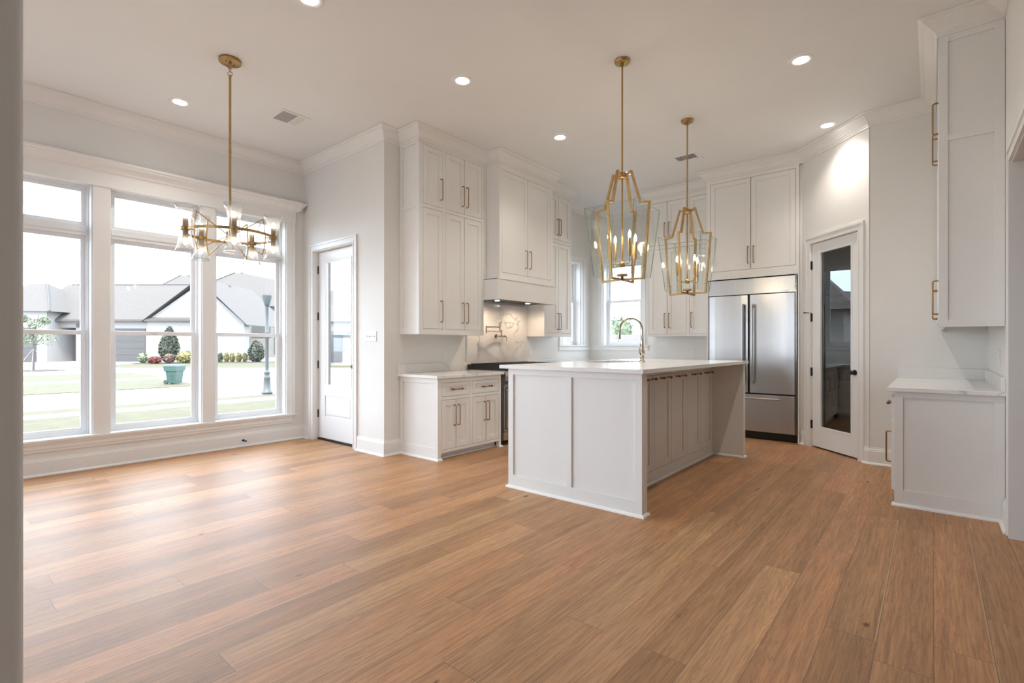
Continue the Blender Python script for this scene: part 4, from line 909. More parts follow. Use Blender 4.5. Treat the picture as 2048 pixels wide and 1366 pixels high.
def switch(F, u, z, n, label):
    t = thing('light_switch', label, 'light switch', F((u, 0, z)))
    w = 0.035 + 0.023 * (n - 1)
    MB(F).box(u - w, u + w, 0.0008, 0.006, z - 0.057, z + 0.057).build('cover_plate', 'plastic', t, 0.0015)
    for i in range(n):
        x = u + (i - (n - 1) / 2) * 0.046; m = MB(F); m.box(x - 0.006, x + 0.006, 0.006, 0.008, z - 0.012, z + 0.012); m.box(x - 0.0035, x + 0.0035, 0.008, 0.018, z - 0.002 if i % 2 else z - 0.009, z + 0.009 if i % 2 else z + 0.002); m.build('toggle', 'hole' if False else 'plastic', t)
switch(F_ENTRY, 4.945, 1.342, 4, 'white four-gang toggle switch plate beside the garden door')
switch(F_RIGHT, 5.30, 1.15, 2, 'white double switch plate above the right countertop')
# door stop on the baseboard
t = tag(MB(F_WIN).cyl((2.60, 0.017, 0.075), (2.60, 0.028, 0.075), 0.014, 14).cyl((2.60, 0.028, 0.075), (2.60, 0.085, 0.075), 0.0045, 10).cyl((2.60, 0.085, 0.075), (2.60, 0.100, 0.075), 0.010, 12).build('door_stop', 'black'), 'small black rod door stop on the baseboard below the windows', 'door stop')

# ================================================================== CEILING LIGHTS
def can(x, y, label, lit=True):
    t = thing('recessed_light', label, 'ceiling light', (x, y, ZC), 'recessed ceiling lights')
    m = MB(); m.lathe([(0.058, -0.001), (0.062, -0.006), (0.090, -0.009), (0.096, -0.006), (0.097, -0.0005)], (x, y, ZC), 28); m.build('trim_ring', 'plastic', t)
    m = MB(); m.lathe([(0, -0.004), (0.060, -0.004), (0.060, -0.0005), (0, -0.0005)], (x, y, ZC), 28); m.build('diffuser', 'led', t)
    ld = bpy.data.lights.new('can_lamp', 'SPOT'); ld.energy = CAN_W; ld.color = (1.0, 0.94, 0.86); ld.spot_size = R(125); ld.spot_blend = 0.9; ld.shadow_soft_size = 0.05
    lo = bpy.data.objects.new('can_lamp', ld); COL.objects.link(lo); lo.parent = t; lo.location = (0, 0, -0.02)
can(1.704, 5.727, 'round recessed ceiling light nearest the large windows')
can(3.22, 3.287, 'round recessed ceiling light in the middle of the ceiling, before the range')
can(4.826, 3.315, 'round recessed ceiling light in front of the range hood')
can(4.829, 0.853, 'round recessed ceiling light at upper right, nearest the tall right-hand wall cabinet')
can(6.441, 0.882, 'round recessed ceiling light washing the pantry wall')
can(6.44, 3.30, 'round recessed ceiling light behind the nearer lantern pendant')
can(1.775, 3.33, 'round recessed ceiling light cut off by the top edge of the photo')
can(3.22, 0.86, 'round recessed ceiling light over the near floor, above the view')

def vent(x, y, label):
    t = thing('ceiling_vent', label, 'air vent', (x, y, ZC)); a, b = 0.155, 0.155
    m = MB(); m.box(x - a, x + a, y - b, y - b + 0.03, ZC - 0.008, ZC - 0.0005); m.box(x - a, x + a, y + b - 0.03, y + b, ZC - 0.008, ZC - 0.0005); m.box(x - a, x - a + 0.03, y - b + 0.03, y + b - 0.03, ZC - 0.008, ZC - 0.0005); m.box(x + a - 0.03, x + a, y - b + 0.03, y + b - 0.03, ZC - 0.008, ZC - 0.0005); m.build('frame', 'plastic', t)
    MB().box(x - 0.125, x + 0.125, y - 0.125, y + 0.125, ZC - 0.003, ZC - 0.0005).build('duct_opening', 'grille', t)
    m = MB(); m.box(x + 0.030, x + 0.046, y - 0.125, y + 0.125, ZC - 0.010, ZC - 0.0035); m.build('divider', 'plastic', t)
    for i in range(9):
        yy = y - 0.115 + i * 0.027; MB().prism([(yy, ZC - 0.0035), (yy + 0.0015, ZC - 0.0035), (yy + 0.0035, ZC - 0.012), (yy + 0.002, ZC - 0.012)], 'u', x - 0.125, x + 0.030).build('slat', 'plastic', t)
    for i in range(5):
        xx = x + 0.052 + i * 0.0155; MB().prism([(xx, ZC - 0.0035), (xx + 0.002, ZC - 0.0035), (xx + 0.010, ZC - 0.010), (xx + 0.008, ZC - 0.010)], 'w', y - 0.125, y + 0.125).build('slat', 'plastic', t)
vent(2.572, 5.235, 'white square ceiling air vent near the garden door')
vent(6.42, 2.42, 'white square ceiling air vent in front of the refrigerator cabinet')

# ------------------------------------------------------------------ lantern pendants
def lantern(x, y, label):
    t = thing('lantern_pendant', label, 'pendant light', (x, y, ZC), 'lantern pendants over the island')
    m = MB(); m.lathe([(0, 0), (0.066, 0), (0.066, -0.010), (0.060, -0.013), (0.060, -0.022), (0.052, -0.025), (0, -0.025)], (x, y, ZC - 0.0005), 28); m.cyl((x, y, ZC - 0.025), (x, y, ZC - 0.05), 0.013, 12)
    for s in (-1, 1): m.cyl((x + s * 0.02, y + s * 0.028, ZC - 0.025), (x + s * 0.02, y + s * 0.028, ZC - 0.034), 0.005, 8)
    m.build('canopy', 'brass', t)
    m = MB(); m.cyl((x, y, ZC - 0.04), (x, y, 1.90), 0.0075, 12); m.build('rod', 'brass', t)
    m = MB(); m.lathe([(0.0, 2.694), (0.043, 2.694), (0.043, 2.655), (0.0, 2.655)], (x, y, 0), 24); m.build('top_hub', 'brass', t)
    m = MB(); m.lathe([(0.0, 1.842), (0.045, 1.842), (0.045, 1.826), (0.012, 1.824), (0.012, 1.795), (0, 1.795)], (x, y, 0), 24); m.build('bottom_hub', 'brass', t)
    for ax in ((1, 0), (0, 1), (-1, 0), (0, -1)):
        P = lambda r, z: (x + ax[0] * r, y + ax[1] * r, z)
        m = MB(); m.bar([P(0.035, 2.678), P(0.083, 2.697), P(0.168, 2.420), P(0.246, 2.412), P(0.192, 1.792), P(0.010, 1.797)], 0.016, 0.022, (-ax[1], ax[0], 0))
        for r, z in ((0.238, 2.33), (0.198, 1.885)): m.cyl(P(r, z), P(r - 0.024, z), 0.004, 8)
        m.build('arm', 'brass', t)
        # glass panel fixed inside the arm: trapezoid plate, real thickness, green ground edges
        r0, w0, zt = 0.222, 0.238, 2.392; r1, w1, zb = 0.168, 0.176, 1.815; th = 0.005
        def Q(r, w, z): return (x + ax[0] * r - ax[1] * w, y + ax[1] * r + ax[0] * w, z)
        g = MB(); vs = [Q(r1, -w1, zb), Q(r1, w1, zb), Q(r0, w0, zt), Q(r0, -w0, zt), Q(r1 + th, -w1, zb), Q(r1 + th, w1, zb), Q(r0 + th, w0, zt), Q(r0 + th, -w0, zt)]
        g.add(vs, [(3, 2, 1, 0), (4, 5, 6, 7)]); g.cur = 1; g.add(vs, [(0, 1, 5, 4), (1, 2, 6, 5), (2, 3, 7, 6), (3, 0, 4, 7)]); g.build('glass_panel', ['lglass', 'ledge'], t)
    m = MB(); m.lathe([(0, 1.945), (0.022, 1.945), (0.026, 1.925), (0.022, 1.905), (0, 1.9)], (x, y, 0), 16); m.build('candle_hub', 'brass', t)
    for k in range(4):
        a = R(-34 + 90 * k); dx, dy = math.cos(a), math.sin(a); r = 0.125; cx, cy = x + dx * r, y + dy * r
        m = MB(); m.tube([(x + dx * 0.02, y + dy * 0.02, 1.922), (cx - dx * 0.006, cy - dy * 0.006, 1.922), (cx, cy, 1.928), (cx, cy, 1.985)], 0.0038, 8); m.build('candle_arm', 'brass', t)
        m = MB(); m.cyl((cx, cy, 1.978), (cx, cy, 1.988), 0.009, 12, 0.0115); m.cyl((cx, cy, 1.988), (cx, cy, 2.125), 0.0115, 14); c_ = m.build('candle_sleeve', 'brass', t)
        m = MB(); m.lathe([(0.0, 0), (0.007, 0.002), (0.011, 0.018), (0.0125, 0.030), (0.010, 0.045), (0.005, 0.060), (0.0, 0.070)], (cx, cy, 2.125), 14); m.build('bulb', 'bulb', c_)
    ld = bpy.data.lights.new('lantern_lamp', 'POINT'); ld.energy = LAMP_W * 3; ld.color = (1.0, 0.80, 0.58); ld.shadow_soft_size = 0.05
    lo = bpy.data.objects.new('lantern_lamp', ld); COL.objects.link(lo); lo.parent = t; lo.location = (0, 0, 2.17 - ZC)
    return t
lantern(3.866, 2.018, 'nearer brass lantern pendant with clear glass panels, left of the pair')
lantern(5.341, 2.018, 'farther brass lantern pendant with clear glass panels, right of the pair')

# ------------------------------------------------------------------ chandelier
x, y = 1.725, 4.559
t = thing('chandelier', 'round brass chandelier with fluted glass shades by the large windows', 'chandelier', (x, y, ZC))
m = MB(); m.lathe([(0, 0), (0.086, 0), (0.086, -0.022), (0.082, -0.026), (0, -0.026)], (x, y, ZC - 0.0005), 32); m.lathe([(0.0, -0.026), (0.012, -0.026), (0.010, -0.040), (0.0, -0.042)], (x, y, ZC), 14)
for s in (-1, 1): m.cyl((x + s * 0.036, y + s * 0.012, ZC - 0.026), (x + s * 0.036, y + s * 0.012, ZC - 0.036), 0.006, 8)
m.build('canopy', 'brass', t)
def ring_pts(c, r, axis, n=16):
    a, b = axis; return [tuple(Vector(c) + Vector(a) * (r * math.cos(2 * PI * k / n)) + Vector(b) * (r * math.sin(2 * PI * k / n))) for k in range(n + 1)]
for c, ax in (((x, y, ZC - 0.058), ((0.77, -0.64, 0), (0, 0, 1))), ((x, y, ZC - 0.086), ((0.64, 0.77, 0), (0, 0, 1))), ((x, y, ZC - 0.118), ((0.77, -0.64, 0), (0, 0, 1)))):
    MB().tube(ring_pts(c, 0.018, ax), 0.0028, 8, False).build('chain_link', 'brass', t)
m = MB(); m.cyl((x, y, ZC - 0.135), (x, y, 2.12), 0.0095, 12); m.cyl((x, y, ZC - 0.130), (x, y, ZC - 0.150), 0.011, 12); m.cyl((x, y, 2.86), (x, y, 2.89), 0.0115, 12); m.build('rod', 'brass', t)
m = MB(); m.lathe([(0, 2.20), (0.03, 2.20), (0.03, 2.13), (0.02, 2.12), (0, 2.12)], (x, y, 0), 20); m.build('hub', 'brass', t)
RR, ZR = 0.335, 2.168
m = MB(); n = 64; vs = []
for k in range(n):
    a = 2 * PI * k / n
    for r, z in ((RR - 0.004, -0.011), (RR + 0.004, -0.011), (RR + 0.004, 0.011), (RR - 0.004, 0.011)): vs.append((x + r * math.cos(a), y + r * math.sin(a), ZR + z))
m.add(vs, [(4 * k + j, 4 * k + (j + 1) % 4, 4 * ((k + 1) % n) + (j + 1) % 4, 4 * ((k + 1) % n) + j) for k in range(n) for j in range(4)], False); m.build('ring', 'brass', t)
for k in range(5):
    a = R(38 + 72 * k); dx, dy = math.cos(a), math.sin(a); P = lambda r, z: (x + dx * r, y + dy * r, ZR + z)
    m = MB(); m.bar([P(0.030, 0.012), P(0.255, 0.155), P(0.268, 0.07), P(0.272, 0.0), P(0.268, -0.08), P(0.250, -0.150), P(0.030, -0.015)], 0.007, 0.007, (-dy, dx, 0)); m.build('spoke_frame', 'brass', t)
    cx, cy = x + dx * RR, y + dy * RR
    m = MB(); m.cyl(P(0.270, 0), P(RR, 0), 0.005, 8); m.cyl(P(RR, 0), P(RR + 0.02, 0), 0.006, 8); m.cyl((cx, cy, ZR - 0.014), (cx, cy, ZR + 0.014), 0.034, 20); m.cyl((cx, cy, ZR + 0.014), (cx, cy, ZR + 0.080), 0.021, 18); m.cyl((cx, cy, ZR - 0.014), (cx, cy, ZR - 0.080), 0.021, 18)
    so = m.build('socket_cup', 'brass', t)
    for sg in (1, -1):
        prof = [(0.040, 0.010), (0.041, 0.05), (0.047, 0.10), (0.057, 0.145), (0.074, 0.190)]
        inner = [(r - 0.003, z) for r, z in prof[::-1]]
        g = MB(); seg = 48; g.lathe([(r, sg * z) for r, z in prof + inner + prof[:1]], (cx, cy, ZR), seg, True, lambda k: 1.0 + (0.035 if k % 2 else -0.035)); g.build('glass_shade', 'shade', t)
        b = MB(); b.lathe([(0.0, 0.080 * sg), (0.012, 0.083 * sg), (0.017, 0.10 * sg), (0.014, 0.12 * sg), (0.0, 0.135 * sg)], (cx, cy, ZR), 12); b.build('bulb', 'bulb', so)
ld = bpy.data.lights.new('chandelier_lamp', 'POINT'); ld.energy = LAMP_W * 1.5; ld.color = (1.0, 0.84, 0.65); ld.shadow_soft_size = 0.04
lo = bpy.data.objects.new('chandelier_lamp', ld); COL.objects.link(lo); lo.parent = t; lo.location = (0, 0, 1.95 - ZC)

# ================================================================== OUTSIDE
G = -0.30
struct(MB().box(-60, 120, 6.67, 14.28, G - 0.3, G).build('lawn', 'lawn'))
def strip(y0, y1, nm, mat, x0=-60, x1=120, dz=0.0): struct(MB().box(x0, x1, y0, y1, G - 0.3, G + dz).build(nm, mat))
strip(14.28, 15.06, 'sidewalk', 'street', dz=0.01)
strip(15.06, 16.06, 'verge', 'lawn')
strip(16.06, 21.6, 'street', 'street', dz=-0.02)
strip(21.6, 27.0, 'verge', 'lawn', x1=7.3)
strip(27.0, 28.4, 'sidewalk', 'street', x1=10.5, dz=0.01)
strip(28.4, 34.9, 'verge', 'lawn', x1=7.9)
strip(34.9, 120, 'driveway', 'street')
struct(MB().box(7.3, 120, 21.6, 27.0, G - 0.3, G - 0.005).build('driveway', 'street'))
struct(MB().box(10.5, 120, 27.0, 28.4, G - 0.3, G - 0.005).build('driveway', 'street'))
struct(MB().box(7.9, 120, 28.4, 34.9, G - 0.3, G - 0.005).build('driveway', 'street'))
struct(MB().box(4.0, 120, -30, 6.66, G - 0.31, G - 0.01).build('side_yard', 'lawn'))
# lawn across the drive by the flower bed
c_, s_n = math.cos(R(39.95)), math.sin(R(39.95))
def HF(r0, d0, z=G): return Frame((c_ * d0 + s_n * r0, s_n * d0 - c_ * r0, z), (s_n, -c_), (-c_, -s_n))   # house frame: u right, w towards the street
KP = 47.4 / 1004.0
D0 = 47.4
H = HF((300 - 1024) * KP, D0)       # origin: left foot of the big gable
struct(MB(H).box(3.0, 30, 1.0, 13.0, -0.02, 0.012).build('lawn', 'lawn'))
hs_ = thing('house', 'long white house with grey roof, gable and dark garage doors across the street', 'house', H((0, -4, 0)))
def PXU(px, y): return ((px - 300) * KP, (722.3 - y) * KP)
# walls
m = MB(H); m.box(-6.6, 0.2, -8, 0, 0, 3.95); m.build('wall', 'stucco', hs_)
m = MB(H); m.box(-16, -8.45, -6, 1.4, 0, 4.75); m.build('wall', 'stucco', hs_)
m = MB(H); m.box(-8.5, -6.6, -8, -2.0, 0, 3.6); m.box(-7.0, -6.3, -0.4, 0, 0, 3.6); m.box(-8.45, -6.3, -2.0, 0, 3.2, 3.9); m.build('wall', 'whitebrick', hs_)
m = MB(H); m.prism([(0.0, 0), (9.1, 0), (9.1, 3.6), (4.95, 7.35), (0.0, 3.9)], 'w', -0.5, 0.35); m.build('gable_wall', 'whitebrick', hs_)
def solid(F, vs, fs, nm, mat, par): return MB(F).add(vs, fs).build(nm, mat, par)
# garage roof: gable with ridge running along u
def gable_u(u0, u1, w0, w1, ze, zr, nm='roof'):
    wm = (w0 + w1) / 2
    vs = [(u0, w0, ze), (u1, w0, ze), (u1, w1, ze), (u0, w1, ze), (u0, wm, zr), (u1, wm, zr), (u0, w0, ze - 0.2), (u1, w0, ze - 0.2), (u1, w1, ze - 0.2), (u0, w1, ze - 0.2)]
    return solid(H, vs, [(0, 1, 5, 4), (2, 3, 4, 5), (6, 9, 8, 7), (0, 4, 3, 9, 6), (1, 7, 8, 2, 5), (0, 6, 7, 1), (2, 8, 9, 3)], nm, 'shingle', hs_)
gable_u(-11.5, 5.2, -9.0, 0.6, 3.95, 7.75)
# big gable roof, ridge along w
vs = [(-0.35, 0.6, 3.75), (4.95, 0.6, 7.75), (9.45, 0.6, 3.45), (-0.35, -9, 3.75), (4.95, -9, 7.75), (9.45, -9, 3.45)]
vs2 = [(a, b, c - 0.05) for a, b, c in vs]
solid(H, vs + vs2, [(0, 1, 4, 3), (1, 2, 5, 4), (6, 9, 10, 7), (7, 10, 11, 8), (0, 6, 7, 1), (1, 7, 8, 2), (3, 4, 10, 9), (4, 5, 11, 10), (0, 3, 9, 6), (2, 8, 11, 5)], 'roof', 'shingle', hs_)
m = MB(H); m.cyl((-0.4, 0.63, 3.74), (4.95, 0.63, 7.74), 0.035, 6); m.cyl((4.95, 0.63, 7.74), (9.5, 0.63, 3.42), 0.035, 6); m.cyl((-11.0, -4.2, 7.78), (4.9, -4.2, 7.78), 0.06, 6); m.build('ridge_cap', 'ridge', hs_)
# left wing hip roof
vs = [(-16.3, 1.9, 4.75), (-7.7, 1.9, 4.62), (-7.7, -7, 4.62), (-16.3, -7, 4.75), (-12.0, -2.5, 7.7), (-13.5, -2.5, 7.7)]
solid(H, vs, [(0, 1, 4, 5), (1, 2, 4), (2, 3, 5, 4), (3, 0, 5), (0, 3, 2, 1)], 'roof', 'shingle', hs_)
m = MB(H); m.cyl((-7.75, 1.88, 4.68), (-12.0, -2.5, 7.76), 0.06, 6); m.build('ridge_cap', 'ridge', hs_)
# rear upper hip
vs = [(-5.0, -6, 7.0), (3.8, -6, 7.0), (3.8, -12, 7.0), (-5.0, -12, 7.0), (-3.0, -9, 9.4), (-2.2, -9, 9.4)]
solid(H, vs, [(0, 1, 5, 4), (1, 2, 5), (2, 3, 4, 5), (3, 0, 4), (0, 3, 2, 1)], 'roof', 'shingle', hs_)
m = MB(H); m.cyl((-2.2, -9, 9.43), (3.8, -6.0, 7.03), 0.06, 6); m.cyl((-5, -6, 7.0), (-3.0, -9, 9.43), 0.06, 6); m.build('ridge_cap', 'ridge', hs_)
# garage doors, entry
for u0, u1, w, zt in ((-4.6, -0.42, 0.02, 3.12), (-14.5, -9.40, 1.42, 3.15)):
    m = MB(H); m.box(u0, u1, w - 0.02, w + 0.04, 0, zt)
    for k in range(5): m.box(u0, u1, w + 0.04, w + 0.055, k * zt / 5 + 0.03, (k + 1) * zt / 5 - 0.03)
    m.build('garage_door', 'garage', hs_)
m = MB(H); m.box(-7.7, -7.0, -1.99, -1.93, 1.25, 3.1); wd = m.build('window', 'darkglass', hs_)
m = MB(H)
for k in range(5): m.box(-7.72, -6.98, -1.93, -1.90, 1.22 + k * 0.46, 1.27 + k * 0.46)
m.box(-7.37, -7.33, -1.93, -1.90, 1.22, 3.12); m.build('window_bars', 'vinyl', wd)
# house at right with hip roof
H2 = HF((439 - 1024) * (63.0 / 1004), 63.0)
h2 = thing('house', 'white house with tall grey hip roof behind the lamp post', 'house', H2((6, -4, 0)))
m = MB(H2); m.box(0.5, 25, -9, 0, 0, 6.2); m.build('wall', 'whitebrick', h2)
solid(H2, [(-7.8, 0.6, 6.5), (25.5, 0.6, 6.2), (25.5, -10, 6.2), (-7.8, -10, 6.5), (-0.6, -4.6, 11.3), (0.2, -4.6, 11.3), (12.0, -4.6, 7.4)], [(0, 1, 6, 5, 4), (1, 2, 6), (2, 3, 4, 5, 6), (3, 0, 4), (0, 3, 2, 1)], 'roof', 'shingle', h2)
m = MB(H2); m.cyl((0.2, -4.6, 11.35), (12.0, -4.6, 7.45), 0.07, 6); m.cyl((-7.8, 0.6, 6.55), (-0.6, -4.6, 11.35), 0.07, 6); m.cyl((0.5, 0.62, 6.2), (25, 0.62, 6.15), 0.055, 6); m.build('ridge_cap', 'ridge', h2)
m = MB(H2); m.box(4.05, 6.4, -0.01, 0.05, 2.5, 4.9); m.box(6.85, 9.0, -0.01, 0.05, 0.4, 4.7); m.build('garage_door', 'garage2', h2)  # flat panels for openings in the wall; bay shade put into the colour
m = MB(H2); m.box(3.4, 3.7, 0.0, 0.28, 2.0, 2.75); m.build('wall_lantern', 'lamp_green', h2)

# foliage
def foliage(mb, c, rx, ry, rz, n, sz, cone=0.0, hollow=0.35):
    for _ in range(n):
        while True:
            p = Vector((random.uniform(-1, 1), random.uniform(-1, 1), random.uniform(-1, 1)))
            if hollow < p.length < 1: break
        k = 1 - cone * (p.z + 1) / 2 if cone else 1
        q0 = Vector((c[0] + p.x * rx * k, c[1] + p.y * ry * k, c[2] + p.z * rz))
        d = Vector((random.gauss(0, 1), random.gauss(0, 1), random.gauss(0, 1))).normalized(); a = d.orthogonal().normalized(); b = d.cross(a); s = sz * random.uniform(0.6, 1.3)
        mb.add([tuple(q0 - a * s), tuple(q0 - b * s * 0.6), tuple(q0 + a * s), tuple(q0 + b * s * 0.6)], [(0, 1, 2, 3)])
def blob(mb, c, rx, ry, rz, cone=0.0):
    n, s = 8, 12; vs = []
    for i in range(n + 1):
        ph = PI * i / n
        for k in range(s):
            th = 2 * PI * k / s; z = math.cos(ph); kk = (1 - cone * (z + 1) / 2) * random.uniform(0.82, 1.05)
            vs.append((c[0] + rx * kk * math.sin(ph) * math.cos(th), c[1] + ry * kk * math.sin(ph) * math.sin(th), c[2] + rz * z))
    mb.add(vs, [(i * s + k, i * s + (k + 1) % s, (i + 1) * s + (k + 1) % s, (i + 1) * s + k) for i in range(n) for k in range(s)])
def WP(px, d): return (c_ * d + s_n * (px - 1024) / 1004 * d, s_n * d - c_ * (px - 1024) / 1004 * d)
def shrub(nm, px, d, w, h, mat, label, cat='shrub', cone=0.0, z0=0.0, n=500, sz=0.09, group=None):
    X, Y = WP(px, d); t = thing(nm, label, cat, (X, Y, G + z0), group)
    m = MB(); blob(m, (X, Y, G + z0 + h / 2), w / 2 * 0.85, w / 2 * 0.85, h / 2 * 0.95, cone); foliage(m, (X, Y, G + z0 + h / 2), w / 2, w / 2, h / 2, n, sz, cone, 0.75); m.build('foliage', mat, t)
    if cone: MB().cyl((X, Y, G), (X, Y, G + 0.6), 0.07, 8).build('trunk', 'bark', t)
shrub('conical_shrub', 338.5, 44.5, 2.15, 3.25, 'leaf_dark', 'tall dark conical evergreen behind the teal bin', cone=0.62, n=1600, sz=0.10)
shrub('conical_shrub', 512.5, 45.3, 1.75, 2.0, 'leaf_dark', 'shorter dark conical evergreen beside the lamp post', cone=0.45, n=1200, sz=0.09)
shrub('flowering_shrub', 286, 42.6, 0.7, 0.9, 'leaf_pale', 'low pale shrub left of the red flower patch', n=250)
shrub('flowering_shrub', 309, 41.6, 1.0, 0.6, 'flower', 'spreading patch of red flowers at the driveway edge', 'flowers', n=700, sz=0.07)
shrub('ornamental_grass', 338, 42.0, 0.85, 0.85, 'pinkish', 'pinkish ornamental grass in front of the tall evergreen', 'grass', n=350, sz=0.08)
shrub('ornamental_grass', 370, 42.6, 1.35, 1.05, 'leaf_yellow', 'yellow-green grass clump right of the tall evergreen', 'grass', n=600, sz=0.08)
for i, (px, mt, wd, lb) in enumerate(((441, 'leaf_mid', 0.42, 'dark green low bush at the left end of the bed'), (453, 'leaf_yellow', 0.44, 'leftmost bright yellow bush in the bed'), (465, 'leaf_yellow', 0.44, 'second bright yellow bush from the left in the bed'), (478, 'leaf_yellow', 0.44, 'third bright yellow bush from the left in the bed'), (490, 'leaf_yellow', 0.44, 'bright yellow bush next to the short conical evergreen'))):
    shrub('garden_bush', px, 45.5, wd, 0.85, mt, lb, 'bush', n=320, sz=0.08)
m = MB(); X, Y = WP(470, 48.3)
struct(MB(HF((470 - 1024) * (45.3 / 1004), 45.3)).box(-2.6, 5.5, -1.2, 0.9, 0, 0.04).build('flower_bed', 'mulch'))
struct(MB(HF((330 - 1024) * (42.5 / 1004), 42.5)).box(-2.6, 3.6, -2.4, 0.7, 0, 0.04).build('flower_bed', 'mulch'))
# young staked tree
X, Y = WP(67, 30.0); t = thing('young_tree', 'young staked tree with pale green leaves on the far lawn', 'tree', (X, Y, G))
m = MB(); m.tube([(X, Y, G), (X + 0.02, Y, G + 1.0), (X - 0.03, Y, G + 2.2)], [0.06, 0.05, 0.03], 8)
for a in range(6): m.tube([(X, Y, G + 1.5 + a * 0.1), (X + 0.6 * math.cos(a), Y + 0.6 * math.sin(a), G + 2.3 + a * 0.22)], [0.025, 0.008], 6)
m.build('trunk', 'bark', t)
m = MB()
for cx, cy, cz, r in ((0, 0, 2.0, 0.7), (0.5, -0.45, 2.0, 0.6), (-0.5, 0.5, 1.9, 0.6), (0.1, -0.1, 2.8, 0.45), (0.45, -0.5, 3.0, 0.3), (-0.4, 0.4, 3.1, 0.3)): foliage(m, (X + cx, Y + cy, G + cz), r, r, r * 0.8, 260, 0.055, 0, 0.0)
m.build('foliage', 'leaf_pale', t)
m = MB()
for a in (0.3, 2.4, 4.5): m.cyl((X, Y, G + 1.35), (X + 1.0 * math.cos(a), Y + 1.0 * math.sin(a), G), 0.012, 6)
m.build('stake_line', 'street', t)
m = MB(); m.lathe([(0, 0.07), (0.8, 0.06), (1.3, 0.012), (1.3, -0.05), (0, -0.05)], (X + 0.2, Y, G), 20); struct(m.build('mulch_ring', 'mulch'))
# lamp post
X, Y = WP(534, 15.9); t = thing('lamp_post', 'grey-green fluted street lamp post beyond the right-hand window', 'lamp post', (X, Y, G))
m = MB(); m.lathe([(0, 0), (0.165, 0), (0.165, 0.05), (0.15, 0.09), (0.125, 0.11), (0.095, 0.48), (0.105, 0.50), (0.105, 0.53), (0.085, 0.56), (0.085, 0.66), (0.10, 0.68), (0.07, 0.71), (0.055, 0.75)], (X, Y, G), 20); m.build('base', 'lamp_green', t)
m = MB(); m.lathe([(0.055, 0.74), (0.052, 1.9), (0.075, 1.93), (0.055, 1.96), (0.05, 2.75), (0.06, 2.77)], (X, Y, G), 16); m.build('pole', 'lamp_green', t)
m = MB(); m.lathe([(0, 2.77), (0.06, 2.77), (0.09, 2.86), (0.155, 3.10), (0.16, 3.14), (0, 3.14)], (X, Y, G), 20); m.build('lamp_head', 'lamp_green', t)
# refuse bin
X, Y = WP(349, 20.0); BF = HF((349 - 1024) * (20.0 / 1004), 20.0)
t = thing('wheeled_bin', 'teal wheeled refuse bin at the kerb across the street', 'bin', (X, Y, G))
def frus(mb, a0, a1, b0, b1, z0, c0, c1, e0, e1, z1):
    k = 0.70; a0, a1, b0, b1, c0, c1, e0, e1 = [v * k for v in (a0, a1, b0, b1, c0, c1, e0, e1)]
    mb.add([(a0, b0, z0), (a1, b0, z0), (a1, b1, z0), (a0, b1, z0), (c0, e0, z1), (c1, e0, z1), (c1, e1, z1), (c0, e1, z1)], [(0, 1, 2, 3), (7, 6, 5, 4), (0, 4, 5, 1), (1, 5, 6, 2), (2, 6, 7, 3), (3, 7, 4, 0)])
m = MB(BF); frus(m, -0.24, 0.25, -0.28, 0.26, 0.04, -0.31, 0.32, -0.36, 0.34, 0.58); frus(m, -0.36, 0.36, -0.40, 0.38, 0.52, -0.38, 0.38, -0.42, 0.40, 0.70); m.build('body', 'bin', t, 0.01)
m = MB(BF); frus(m, -0.40, 0.39, -0.43, 0.42, 0.70, -0.34, 0.34, -0.38, 0.36, 0.78); m.build('lid', 'bin', t, 0.01)
for w in (-0.17, 0.17): MB(BF).cyl((-0.22, w - 0.03, 0.085), (-0.22, w + 0.03, 0.085), 0.085, 16).build('wheel', 'tyre', t)
m = MB(BF); m.box(0.0, 0.11, 0.20, 0.235, 0.34, 0.37); m.box(0.0, 0.11, 0.19, 0.215, 0.20, 0.22); m.build('grip', 'leaf_dark', t)
# porch column and neighbour seen through the garden door
m = MB(); m.box(3.80, 4.22, 7.25, 7.65, G, 3.3); cb = m.build('porch_column', 'whitebrick'); tag(cb, 'pale brick porch column outside the garden door', 'column')
struct(MB().box(3.55, 5.2, 4.88, 8.2, G - 0.2, -0.04).build('porch_floor', 'street'))
H3 = HF((676 - 1024) * (38.0 / 1004), 38.0); t = thing('house', 'pale house with grey roof seen through the garden door glass', 'house', H3((0, -3, 0)))
m = MB(H3); m.box(-3, 9, -7, 0, 0, 3.3); m.build('wall', 'stucco', t); m = MB(H3); m.box(-3, 9, 0, 0.08, 1.2, 2.6); m.build('brick_band', 'greybrick', t)
m = MB(H3); m.box(-0.6, 0.35, 0.08, 0.14, 0.3, 2.3); m.build('window', 'darkglass', t)
solid(H3, [(-3.6, 0.7, 3.3), (9.6, 0.7, 3.3), (9.6, -7.7, 3.3), (-3.6, -7.7, 3.3), (1.5, -3.5, 6.0), (4.5, -3.5, 6.0)], [(0, 1, 5, 4), (1, 2, 5), (2, 3, 4, 5), (3, 0, 4), (0, 3, 2, 1)], 'roof', 'shingle', t)
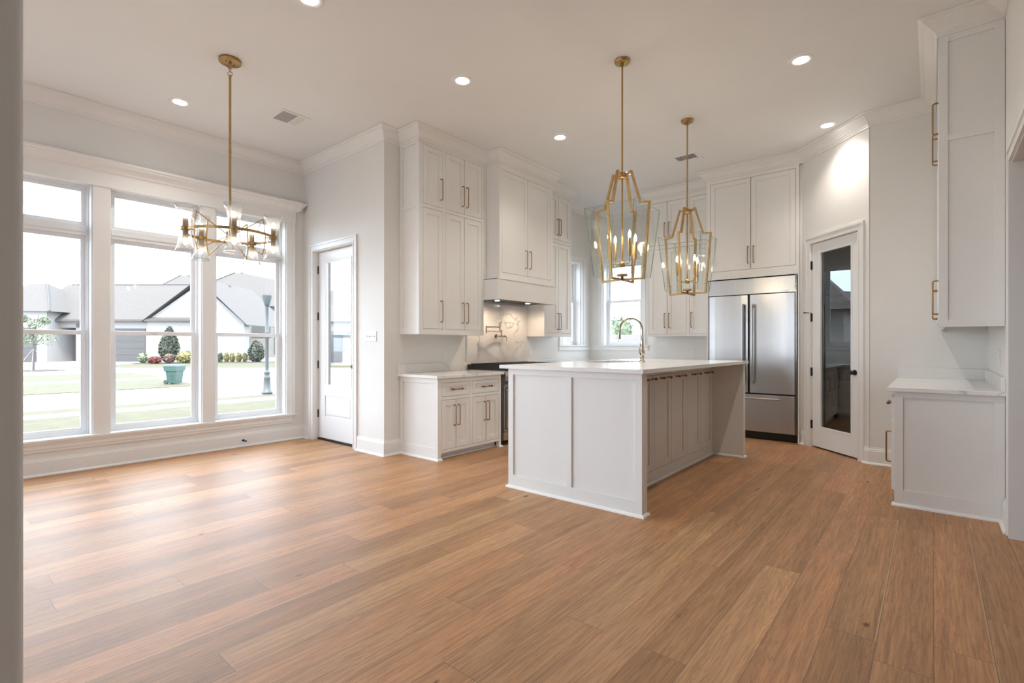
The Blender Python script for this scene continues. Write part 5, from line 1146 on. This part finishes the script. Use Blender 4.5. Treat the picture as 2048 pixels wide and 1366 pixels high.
# beyond the back window: tree line and a low roof
H4 = HF((1250 - 1024) * (45.0 / 1004), 45.0); t = thing('house', 'low pale-roofed house beyond the back kitchen window', 'house', H4((0, -3, 0)))
m = MB(H4); m.box(-9, 12, -6, 0, 0, 1.25); m.build('wall', 'stucco', t)
solid(H4, [(-10, 0.7, 1.22), (13, 0.7, 1.22), (13, -7, 1.22), (-10, -7, 1.22), (-6, -3, 2.55), (9, -3, 2.55)], [(0, 1, 5, 4), (1, 2, 5), (2, 3, 4, 5), (3, 0, 4), (0, 3, 2, 1)], 'roof', 'shingle', t)
for px, d, w, h, lb in ((1221, 62, 5.2, 5.6, 'broad pale-green tree rising behind the roof, left in the back window'), (1253, 74, 3.0, 3.1, 'lower tree right of the broad tree in the back window'), (1292, 82, 5, 3.5, 'distant low tree at the right edge of the back window')):
    X, Y = WP(px, d); t = thing('broadleaf_tree', lb, 'tree', (X, Y, G)); MB().cyl((X, Y, G), (X, Y, G + h * 0.5), 0.2, 8).build('trunk', 'bark', t)
    m = MB()
    for k in range(7):
        a = k * 0.9; blob(m, (X + math.cos(a) * w * 0.25, Y + math.sin(a) * w * 0.25, G + h * (0.45 + 0.06 * (k % 4))), w * 0.28, w * 0.28, h * 0.28)
        foliage(m, (X + math.cos(a) * w * 0.25, Y + math.sin(a) * w * 0.25, G + h * (0.5 + 0.06 * (k % 4))), w * 0.32, w * 0.32, h * 0.32, 260, 0.16, 0, 0.7)
    m.build('foliage', 'leaf_mid', t)
X, Y = WP(1228, 20.0); shrub('garden_bush', 1228, 30.0, 1.5, 1.9, 'leaf_yellow', 'small yellow-green bush outside the back kitchen window', 'bush', n=400, sz=0.07)
# neighbour beyond the side window (seen in the pantry door reflection)
t = thing('house', 'small neighbouring house mirrored in the pantry door glass, beyond the side window', 'house', (9.3, 10, G))
m = MB(); m.box(7.6, 11.0, 8.4, 11.5, G, 2.1); m.build('wall', 'stucco', t)
solid(ID, [(7.3, 8.1, 2.1), (11.3, 8.1, 2.1), (11.3, 11.8, 2.1), (7.3, 11.8, 2.1), (8.7, 10, 3.7), (10, 10, 3.7)], [(0, 1, 5, 4), (1, 2, 5), (2, 3, 4, 5), (3, 0, 4), (0, 3, 2, 1)], 'roof', 'shingle', t)
